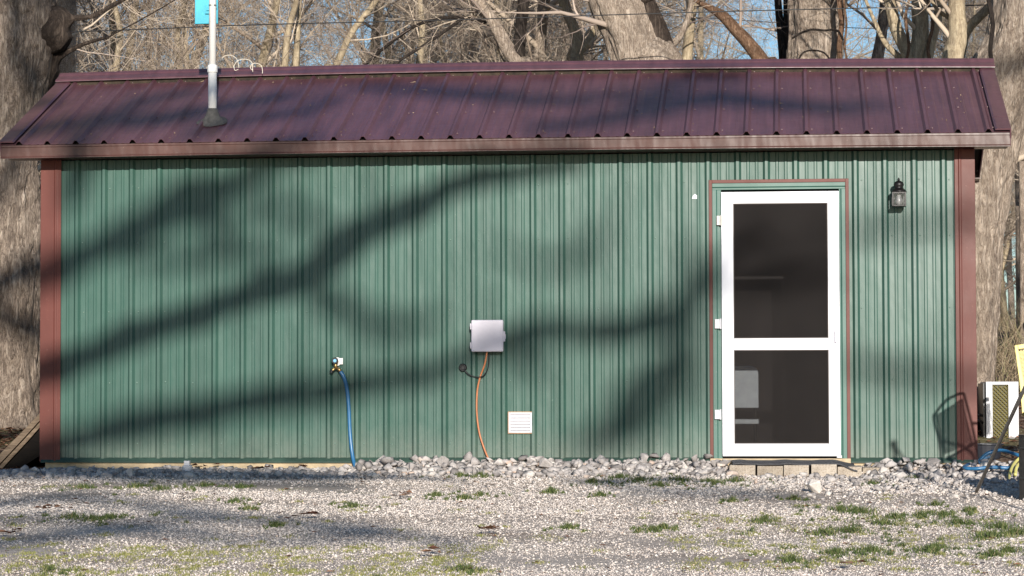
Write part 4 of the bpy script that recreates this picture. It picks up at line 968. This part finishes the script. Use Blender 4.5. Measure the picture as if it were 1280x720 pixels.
# vines on the widest trunk and the pale multi stemmed tree
for i, (pl, Yv, lb) in enumerate((([(1052, 90, 0), (1049, 60, 0), (1052, 30, 0), (1049, 0, 0), (1050, -30, 0)], 8.2, 'thick vine climbing the right side of the widest trunk'),
                           ([(1062, 90, 0), (1056, 60, 0), (1058, 30, 0), (1055, 0, 0), (1058, -30, 0)], 8.1, 'thin vine hanging free beside the widest trunk'),
                           ([(996, 78, 0), (1004, 66, 0), (1016, 63, 0), (1030, 66, 0), (1040, 78, 0)], 7.6, 'dark vine arching low across the widest trunk'),
                           ([(990, 48, 0), (1000, 42, 0), (1014, 37, 0), (1030, 38, 0), (1046, 38, 0), (1054, 50, 0)], 7.6, 'dark vine crossing the middle of the widest trunk'),
                           ([(1165, 90, 0), (1160, 60, 0), (1166, 30, 0), (1160, 0, 0)], 7.4, 'twisted vine right of the pale multi stemmed tree'),
                           ([(1128, 90, 0), (1136, 60, 0), (1132, 20, 0), (1140, -10, 0)], 7.3, 'twisted vine left of the pale multi stemmed tree'),
                           ([(1240, 90, 0), (1238, 60, 0), (1241, 30, 0), (1236, 0, 0), (1236, -20, 0)], 3.7, 'black vine running up the left edge of the right trunk'))):
    r_ = (.03, .012, .010, .012, .018, .016, .02)[i]
    g0 = [at(pl[0][0], 112, Yv), ] if i in (0, 1, 4, 5, 6) else []
    tag(MB().tube(arcsm(g0+[at(x, y, Yv) for x, y, _ in pl], 6), r_, 8).build('vine', M['bark_dark' if i in (2, 3, 6) else 'bark_red'], smooth_=True), lb, 'vine')
# cables
for pl, lb, r_ in (([(-400, 52), (80, 40), (320, 31), (560, 25), (900, 14.5), (1240, 6), (1800, -10)], 'black utility cable sagging across the trees above the roof', .006),
               ([(560, 10), (800, 18), (1000, 30), (1110, 36), (1500, 40)], 'lower thin cable seen in the sky gap right of the widest trunk', .005)):
    Yc2 = 7.0 if r_ > .0055 else 14.0
    tag(MB().tube(arcsm([at(x, y, Yc2) for x, y in pl], 8), r_, 6).build('utility_cable', M['black'], smooth_=True), lb, 'cable')

# big tree behind the camera: it throws the broad shadows on wall, roof and yard
def shade_tree():
    S = 24.0
    def wob(x, k): return 2*math.sin(x*.045+k)+1.5*math.sin(x*.11+2*k)
    def wl_(pl, s=S, f=.0039):
        out = []
        for (x0, y0, w0), (x1, y1, w1) in zip(pl, pl[1:]):
            for t in (0, .5):
                x, y = x0+(x1-x0)*t, y0+(y1-y0)*t; out.append((at(x, y+wob(x, s)*.8, 0)+SUN*(s+0.5*math.sin(x*.013)), (w0+(w1-w0)*t)*f*(1+.12*math.sin(x*.07+s))))
        x, y, w_ = pl[-1]; out.append((at(x, y, 0)+SUN*s, w_*f)); return out
    def rl_(pl, s=S+4): return [(at_roof(x, y) + SUN*s, w_*.0042) for x, y, w_ in pl]
    def gl_(pl, s=S+10): return [(at_ground(x, y) + SUN*s, w_*.0036) for x, y, w_ in pl]
    TLS = []
    def tl_(pl, Y, s=S+4): TLS.append([(at(x, y, Y)+SUN*s, w_*.0052) for x, y, w_ in pl]); return TLS[-1]
    L = [wl_([(-60, 520, 34), (0, 486, 32), (77, 457, 34), (127, 437, 32), (193, 411, 33), (249, 392, 31), (304, 372, 31), (338, 361, 32), (374, 348, 34), (415, 318, 36), (453, 292, 36), (492, 272, 35), (531, 252, 31), (564, 234, 28), (603, 222, 26), (670, 212, 20), (731, 204, 14)], 22),
         wl_([(-60, 420, 34), (0, 375, 32), (77, 334, 38), (130, 306, 36), (171, 290, 36), (205, 268, 46), (238, 250, 54), (270, 238, 38), (299, 224, 26), (340, 205, 22), (400, 185, 20)], 28),
         wl_([(238, 250, 16), (262, 268, 16), (276, 292, 12), (290, 318, 8)], 32), wl_([(150, 330, 8), (205, 322, 16), (250, 326, 18), (305, 318, 12), (350, 330, 8)], 36),
         wl_([(280, 262, 12), (330, 252, 18), (380, 270, 18), (430, 300, 10)], 40),
         wl_([(-60, 600, 32), (20, 575, 32), (93, 551, 32), (143, 536, 36), (216, 522, 36), (282, 509, 34), (349, 497, 33), (415, 487, 32), (475, 479, 26), (531, 468, 22), (570, 450, 20), (610, 432, 22), (659, 414, 28)], 28),
         wl_([(659, 414, 28), (731, 415, 26), (781, 412, 34), (820, 405, 40), (848, 396, 32), (868, 372, 24), (884, 345, 22), (905, 315, 16), (960, 296, 12)], 30),
         wl_([(374, 351, 22), (400, 370, 26), (430, 388, 26), (470, 402, 22), (510, 406, 20), (560, 396, 12)], 36),
         wl_([(655, 412, 26), (648, 440, 24), (665, 470, 14)], 36),
         wl_([(845, 400, 24), (862, 440, 28), (830, 462, 34), (800, 482, 36), (780, 510, 36), (762, 540, 32), (720, 562, 18)], 38),
         wl_([(852, 300, 10), (862, 330, 22), (880, 360, 26)], 38), wl_([(600, 306, 6), (680, 330, 14), (725, 322, 18), (750, 296, 12)], 40),
         wl_([(780, 560, 14), (820, 520, 20), (850, 490, 20), (870, 440, 16)], 40),
         wl_([(1050, 296, 14), (1100, 290, 18), (1195, 275, 16), (1260, 268, 10)], 38), wl_([(1050, 455, 14), (1100, 462, 20), (1160, 470, 20), (1250, 484, 14)], 38),
         wl_([(900, 362, 12), (960, 352, 18), (1020, 346, 14), (1050, 340, 10)], 34),
         wl_([(88, 260, 24), (92, 220, 30), (96, 190, 30), (100, 176, 28)], 30),
         rl_([(-40, 190, 30), (30, 165, 30), (110, 150, 30), (180, 150, 36), (240, 140, 30), (310, 128, 26), (380, 118, 18)]),
         rl_([(90, 190, 30), (110, 160, 24), (170, 130, 22), (250, 112, 18)]),
         rl_([(230, 170, 14), (300, 150, 20), (370, 140, 20), (430, 120, 16)]),
         rl_([(440, 108, 16), (500, 112, 20), (560, 116, 26), (640, 122, 26), (720, 126, 22), (780, 112, 18)], S+9),
         rl_([(660, 160, 24), (720, 154, 24), (790, 142, 30), (840, 130, 34), (900, 122, 36), (960, 128, 32), (1040, 134, 26), (1120, 128, 16)], S+9),
         rl_([(940, 100, 14), (880, 96, 22), (830, 110, 22), (780, 130, 18)], S+9),
         tl_([(25, -30, 16), (22, 20, 14), (26, 80, 14), (33, 112, 12), (20, 150, 14), (10, 200, 18), (-20, 260, 14)], 4.0),
         tl_([(-60, 380, 26), (0, 345, 26), (25, 325, 26), (50, 303, 24), (110, 280, 14)], 4.0),
         tl_([(60, -30, 14), (48, 10, 16), (54, 45, 14), (40, 78, 18), (58, 96, 14), (62, 130, 10)], 4.0),
         tl_([(5, -30, 10), (12, 40, 12), (2, 90, 10), (-10, 160, 12)], 4.0),
         tl_([(1225, 108, 10), (1240, 88, 14), (1262, 78, 16), (1300, 76, 16)], 4.0),
         [(at_ground(x, y)+SUN*18, w_*.0030) for x, y, w_ in [(-90, 590, 34), (60, 588, 34), (180, 591, 34), (300, 594, 32), (400, 596, 28), (500, 598, 18), (580, 600, 10)]],
         [(at_ground(x, y)+SUN*18, w_*.0045) for x, y, w_ in [(700, 602, 8), (760, 602, 12), (820, 600, 12), (880, 602, 8)]],
         gl_([(-80, 600, 30), (40, 596, 30), (200, 600, 30), (330, 603, 26), (450, 605, 20)]),
         gl_([(-120, 640, 30), (0, 630, 30), (90, 620, 26), (200, 634, 24), (330, 652, 26), (470, 662, 26), (600, 690, 16)]),
         gl_([(-100, 690, 34), (60, 672, 30), (180, 664, 24), (330, 676, 20), (520, 668, 14)]), gl_([(-100, 655, 20), (60, 648, 26), (150, 655, 20), (260, 645, 14)], S+14),
         gl_([(720, 600, 12), (800, 612, 22), (900, 616, 24), (1010, 620, 14)])]
    top = at(-330, 380, 0) + SUN*(S+.5)
    tp = Vector((top.x, top.y, ground_z(top.x, top.y)))
    e = empty('shade_tree', tp); tag(e, 'large bare tree behind the viewer that shades the shed wall', 'tree')
    T = MB(); C = Tubes(); rng = np.random.default_rng(77)
    T.tube(arcsm([tp-Vector((0, 0, .3)), tp+Vector((.1, 0, 2.5)), top, top+Vector((.2, 0, 2.6)), top+Vector((0, .2, 5))], 6), [.55]*6+[.42]*6+[.36]*6+[.3]*6+[.2], 20)
    for li, l in enumerate(L):
        p = [q for q, _ in l]; r = [q for _, q in l]
        rr_ = []
        for k in range(len(r)-1):
            for u in range(4): rr_.append(r[k]*(1-u/4)+r[k+1]*u/4)
        rr_.append(r[-1]*.6)
        T.tube(arcsm(p, 4), rr_, 10)
        pa = np.array([tuple(x) for x in arcsm(p, 4)])
        if not any(l is q for q in TLS): twigs(C, rng, pa, np.array(rr_)*.45, 0, (5, 3, 2), (.9, .5, .3), 2)
    # join the limbs to the trunk, all on the far left where nothing in view is shaded
    for l in L:
        q, r_ = l[0]
        if q.x > tp.x+3.2: continue
        T.tube(arcsm([Vector((tp.x, tp.y, clamp(3, 12, q.z-.6))), (Vector((tp.x, tp.y, q.z-.2))+q)/2, q], 4), r_, 8)
    T.build('trunk', M['bark_big'], e, smooth_=True); child('crown', C.mesh('crown', M['twig'], ORIG[e.name]), e)
shade_tree()

# ------------------------------------------------------------------ dry brush on the bank, litter, stones, grass
def scatter_mesh(name, m, V, F, label, cat):
    me = bpy.data.meshes.new(name); V = np.asarray(V, 'f'); F = np.asarray(F, 'i'); k = F.shape[1]
    me.vertices.add(len(V)); me.vertices.foreach_set('co', V.ravel()); me.loops.add(F.size); me.loops.foreach_set('vertex_index', F.ravel())
    me.polygons.add(len(F)); me.polygons.foreach_set('loop_start', np.arange(0, F.size, k, dtype='i')); me.polygons.foreach_set('loop_total', np.full(len(F), k, 'i'))
    me.update(calc_edges=True); me.validate(); me.materials.append(m)
    o = bpy.data.objects.new(name, me); COL.objects.link(o); tag(o, label, cat, None, 'stuff'); return o
gzv = np.vectorize(ground_z)
rng = np.random.default_rng(5)
# angular rock shapes: hulls of a few random points
def rock_shape(NP=11):
    import bmesh
    while True:
        P_ = rng.normal(size=(NP, 3)); P_ /= np.linalg.norm(P_, axis=1)[:, None]; P_ *= rng.uniform(.75, 1.1, (NP, 1))
        bm = bmesh.new(); [bm.verts.new(p) for p in P_]; bmesh.ops.convex_hull(bm, input=bm.verts[:])
        bmesh.ops.delete(bm, geom=[v for v in bm.verts if not v.link_faces], context='VERTS')
        bmesh.ops.recalc_face_normals(bm, faces=bm.faces[:]); bm.verts.index_update()
        V = np.array([tuple(v.co) for v in bm.verts]); F = np.array([[v.index for v in f.verts] for f in bm.faces]); bm.free()
        if len(V) >= NP-3: return V, F
ROCKS = [rock_shape() for _ in range(14)]
GRAINS = [rock_shape(7) for _ in range(10)]
def stones(X, Y, S, Zoff, flat=(.5, .85), ang=0, RK=None):
    RK = RK or ROCKS; Zoff = np.broadcast_to(Zoff, X.shape); which = rng.integers(0, len(RK), len(X)); VV, FF, off = [], [], 0
    for k, (RV, RF) in enumerate(RK):
        ix = np.nonzero(which == k)[0]; n = len(ix)
        if not n: continue
        q = rng.normal(size=(n, 3, 3)); Q, _ = np.linalg.qr(q); sc3 = np.stack([np.ones(n), rng.uniform(.6, 1, n), rng.uniform(*flat, n)], 1)
        V = np.einsum('nij,kj->nki', Q, RV)*sc3[:, None, :]
        Rz = rng.uniform(0, 2*PI, n); c, s_ = np.cos(Rz), np.sin(Rz); RZ = np.zeros((n, 3, 3)); RZ[:, 0, 0] = c; RZ[:, 0, 1] = -s_; RZ[:, 1, 0] = s_; RZ[:, 1, 1] = c; RZ[:, 2, 2] = 1
        tl = rng.normal(0, .3, n); RT_ = np.zeros((n, 3, 3)); RT_[:, 0, 0] = 1; RT_[:, 1, 1] = np.cos(tl); RT_[:, 1, 2] = -np.sin(tl); RT_[:, 2, 1] = np.sin(tl); RT_[:, 2, 2] = np.cos(tl)
        V = np.einsum('nij,nkj->nki', RZ, np.einsum('nij,nkj->nki', RT_, V))*(S[ix]*.5)[:, None, None]
        V += np.stack([X[ix], Y[ix], gzv(X[ix], Y[ix])+Zoff[ix]*S[ix]], 1)[:, None, :]
        VV.append(V.reshape(-1, 3)); FF.append((RF[None]+len(RV)*np.arange(n)[:, None, None]).reshape(-1, 3)+off); off += n*len(RV)
    return np.concatenate(VV), np.concatenate(FF)
def vis_xy(n, y0, y1, pw=1.0):
    Y = y0+(y1-y0)*rng.random(n)**pw; D = Y-CAM.y; X = CAM.x-.106*D+rng.uniform(-.60, .60, n)*1280/FPX*D; return X, Y
# fine gravel
X, Y = vis_xy(250000, -9.2, 0.1)
S = np.exp(rng.normal(math.log(.0125), .42, len(X))); S = np.clip(S, .006, .04)
rightb = (X > 4.2) & (Y > -2.0); S[rightb] *= 1.35
nn = np.array([noise.noise(Vector((x*1.1, y*1.6, 5))) for x, y in zip(X, Y)]); nn2 = np.array([noise.noise(Vector((x*.45, y*1.0, 9))) for x, y in zip(X, Y)]); keep = (rng.random(len(X)) < .80+.8*nn+.8*nn2) | (Y > -1.0); S = np.where(Y < -4, S*.85, S)
V, F = stones(X[keep], Y[keep], S[keep], np.where(Y[keep] > -1.3, .12, .05), (.5, .8), RK=GRAINS); scatter_mesh('gravel', M['stone'], V, F, 'pale crushed gravel spread over the yard', 'gravel')
# coarse rubble by the wall
n = 6500; X = rng.uniform(XL-.9, 8.6, n); Y = -.02-np.abs(rng.normal(0, .30, n)); 
rt = X > 5.9; Y[rt] = -.05-np.abs(rng.normal(0, .75, rt.sum()))
S = np.clip(np.exp(rng.normal(math.log(.052), .42, n)), .022, .13); S *= np.where(np.abs(Y) > .7, .75, 1)
Y = np.where(left_ := (X < 2.3), Y-.06, Y)
inblk = (X > at(905, 590, -.5).x) & (X < at(1085, 590, -.5).x) & (Y > -.62); keep = ~inblk & ~((X < XL) & (Y > -.1))
X, Y, S = X[keep], Y[keep], S[keep]
left = X < 2.3; S[left & (Y > -.12)] *= .6
zo = np.where(Y > -.30, rng.uniform(.0, .55, len(X)), .2)*np.where(left, .35, 1.0)
V, F = stones(X, Y, S, zo, (.5, .85)); scatter_mesh('rubble', M['rubble'], V, F, 'grey limestone rubble heaped along the foot of the wall', 'rubble')
# middling stones in the transition from rubble to gravel
X, Y = vis_xy(5200, -2.6, -.15, 1.0); k_ = rng.random(len(X)) < np.exp(-np.abs(Y)/np.where(X > 4.6, 1.3, .5)); inb = (X > at(905, 590, -.5).x) & (X < at(1085, 590, -.5).x) & (Y > -.62); k_ &= ~inb; X, Y = X[k_], Y[k_]
S = np.clip(np.exp(rng.normal(math.log(.036), .3, len(X))), .02, .07); V, F = stones(X, Y, S, .12, (.5, .8)); scatter_mesh('rubble', M['rubble'], V, F, 'scattered middle sized stones between rubble and gravel', 'rubble')
# single larger stones
for px, py, s, lb in ((500, 582, .13, None), (1022, 0, 0, None)):
    pass
for px, py, s, lb in ((556, 583, .16, 'large pale stone in the rubble below the orange cable'), (683, 584, .15, 'large pinkish stone in the rubble right of the wall vent'), (897, 582, .13, 'round grey stone against the left side of door step'),
                      (1018, 612, .13, 'pale pyramid shaped stone lying alone before the door step'), (1104, 590, .11, 'pointed pale stone at right end of the step'), (1157, 577, .13, 'pale slab stone leaning at the wall near right corner'), (1124, 577, .13, 'upright grey stone below the wall lamp'), (163, 594, .12, 'rounded stone in the shaded rubble at the left')):
    p = at_ground(px, py+4); v, f = stones(np.array([p.x]), np.array([min(p.y, -.08)]), np.array([s]), .3, (.75, .95), .22)
    b = MB(); b.add([tuple(q) for q in v], [tuple(q) for q in f]); tag(b.build('stone', M['rubble'], bevel=.004), lb, 'stone')
# grass tufts
def blades(cx, cy, R, n, h, wd=.0035):
    a = rng.uniform(0, 2*PI, n); r = R*np.minimum(np.abs(rng.normal(0, .55, n)), 1.5); x = cx+r*np.cos(a)*1.1; y = cy+r*np.sin(a)*1.9; H = h*rng.uniform(.3, 1.2, n)*np.maximum(.3, 1.1-.55*r/R)
    th = rng.uniform(0, 2*PI, n); ln = rng.uniform(.1, .9, n)*H; z = gzv(x, y)
    p0 = np.stack([x-wd*np.cos(th), y-wd*np.sin(th), z], 1); p1 = np.stack([x+wd*np.cos(th), y+wd*np.sin(th), z], 1)
    an = rng.uniform(0, 2*PI, n); tp = np.stack([x+ln*np.cos(an), y+ln*np.sin(an), z+H], 1)
    return np.stack([p0, p1, tp], 1).reshape(-1, 3)
tuf = [(775, 598, .16, 1), (800, 602, .2, 1), (850, 602, .16, 1), (885, 604, .14, 1), (740, 604, .1, 1), (825, 608, .12, 1), (600, 596, .16, 1), (580, 624, .12, 1), (545, 620, .07, 1), (600, 620, .06, 1), (690, 616, .1, 1), (750, 620, .07, 1), (710, 661, .09, 1), (815, 664, .1, 1), (830, 661, .08, 1),
       (585, 714, .1, 1), (440, 634, .1, 1), (575, 596, .1, 1), (955, 652, .14, 1), (1075, 641, .24, 1), (1050, 638, .14, 1), (1105, 655, .16, 1), (1120, 648, .14, 1), (1150, 646, .12, 1), (1030, 668, .18, .7), (1060, 665, .16, 1), (1090, 690, .2, 1), (1045, 693, .14, 1), (1160, 690, .16, 1), (1170, 686, .1, 1),
       (1250, 660, .22, 1), (1240, 671, .18, 1), (1270, 668, .15, 1), (1200, 655, .14, 1), (1180, 645, .12, 1), (1210, 640, .07, 1), (1140, 600, .08, 1), (1090, 606, .06, 1), (920, 602, .14, 1), (895, 606, .12, 1), (915, 627, .05, 1), (993, 625, .06, 1), (990, 702, .12, 1), (1170, 632, .05, 1), (1240, 695, .1, 1), (1260, 690, .1, 1),
       (115, 650, .22, .5), (90, 647, .16, .5), (140, 648, .12, .6), (170, 609, .14, .8), (105, 610, .14, .6), (200, 612, .12, .6), (300, 610, .1, .7), (255, 608, .1, .6), (295, 628, .08, .8), (345, 658, .06, .8), (310, 637, .06, .8), (60, 715, .08, .9)]
VV = []
for px, py, R, d in tuf:
    p = at_ground(px, py); VV.append(blades(p.x, p.y, R*.75, int(1500*R*d)+50, .042))
    for k in range(7): VV.append(blades(p.x+rng.normal(0, R*1.4), p.y+rng.normal(0, R*1.6), R*rng.uniform(.12, .4), 30, .026))
V = np.concatenate(VV); scatter_mesh('grass', M['grass'], V, np.arange(len(V)).reshape(-1, 3), 'short green grass tufts growing through the gravel', 'grass')
VV = []
for k in range(420):
    px, py = rng.uniform(0, 620), rng.uniform(682, 722)
    if rng.random() < .35: px, py = rng.uniform(820, 1280), rng.uniform(640, 712)
    if rng.random() < .2: px, py = rng.uniform(0, 1280), rng.uniform(606, 715)
    p = at_ground(px, py); VV.append(blades(p.x, p.y, rng.uniform(.04, .14), 75, .015, .0028))
V = np.concatenate(VV); scatter_mesh('low_grass', M['moss'], V, np.arange(len(V)).reshape(-1, 3), 'low yellowish grass patches in the near gravel', 'grass')
# dead leaves and litter
def leaves(X, Y, S, lift=.006):
    n = len(X); a = rng.uniform(0, 2*PI, n); Z = gzv(X, Y)+lift+rng.uniform(0, .012, n)
    prof = [(-1, 0, 0), (-.4, .45, .25), (.35, .38, .2), (1, 0, .05), (.3, -.42, .3), (-.45, -.4, .15)]
    V = np.zeros((n, 6, 3))
    for j, (u, v, w_) in enumerate(prof):
        u_ = u*S*(1+rng.normal(0, .15, n)); v_ = v*S; V[:, j, 0] = X+u_*np.cos(a)-v_*np.sin(a); V[:, j, 1] = Y+u_*np.sin(a)+v_*np.cos(a); V[:, j, 2] = Z+w_*S*rng.uniform(.2, 1.5, n)
    F = np.array([(0, 1, 2, 3), (0, 3, 4, 5)])[None]+6*np.arange(n)[:, None, None]; return V.reshape(-1, 3), F.reshape(-1, 4)
X, Y = vis_xy(60000, -9.2, -.7); nn3 = np.array([noise.noise(Vector((x*.8+4, y*1.5, 2))) + .5*noise.noise(Vector((x*3+4, y*4, 7))) for x, y in zip(X, Y)]); k_ = rng.random(len(X)) < np.clip((nn3-.12)*1.6, .02, .9); X, Y = X[k_], Y[k_]
V, F = leaves(X, Y, rng.uniform(.004, .010, len(X)), .010); scatter_mesh('soil_crumbs', M['crumb'], V, F, 'brown crumbs of soil and rotted leaf lying in patches on the gravel', 'leaf debris')
X, Y = vis_xy(420, -8.5, -.1); V1, F1 = leaves(X, Y, rng.uniform(.008, .028, 420))
XX = [];YY_ = []
for px, py, k in ((505, 625, 5), (610, 669, 7), (540, 697, 5), (785, 637, 2), (452, 584, 9), (470, 580, 8), (60, 641, 10), (15, 672, 8), (380, 650, 8), (230, 624, 4), (1070, 714, 4), (330, 592, 6), (260, 587, 5), (1215, 597, 2), (370, 589, 6), (640, 580, 3)):
    for _ in range(k): p = at_ground(px+rng.normal(0, 9), py+rng.normal(0, 1.5)); XX.append(p.x); YY_.append(p.y)
V2, F2 = leaves(np.array(XX), np.array(YY_), rng.uniform(.022, .05, len(XX)), .03)
scatter_mesh('fallen_leaves', M['leaf'], np.concatenate([V1, V2]), np.concatenate([F1, F2+len(V1)]), 'brown dead leaves scattered on the gravel', 'leaves')
n = 9000; X = np.concatenate([rng.uniform(-4, -.3, n), rng.uniform(7.2, 12, n//2)]); Y = np.concatenate([rng.uniform(.2, 10, n), rng.uniform(1.5, 12, n//2)])
V1, F1 = leaves(X, Y, rng.uniform(.02, .05, len(X))); scatter_mesh('leaf_litter', M['leaf'], V1, F1, 'leaf litter covering the slope behind the shed', 'leaves')
# dry brush on the bank to the right and behind
T = Tubes()
for k in range(2600):
    if k % 5: x, y = rng.uniform(7.0, 13.0), rng.uniform(6.0, 22)
    else: x, y = rng.uniform(-6, -1), rng.uniform(8, 24)
    z = ground_z(x, y)-.02; q, _ = path(rng, (x, y, z), (rng.normal(0, .45), rng.normal(0, .45), 1), rng.uniform(.3, 1.3), 4, .22, -.05); T.add(q, np.linspace(.006, .002, 5), 3)
me = T.mesh('dry_brush', M['dry'], (0, 0, 0)); o = bpy.data.objects.new('dry_brush', me); COL.objects.link(o); tag(o, 'tangled dry brush and tall dead grass on the bank', 'brush', None, 'stuff')
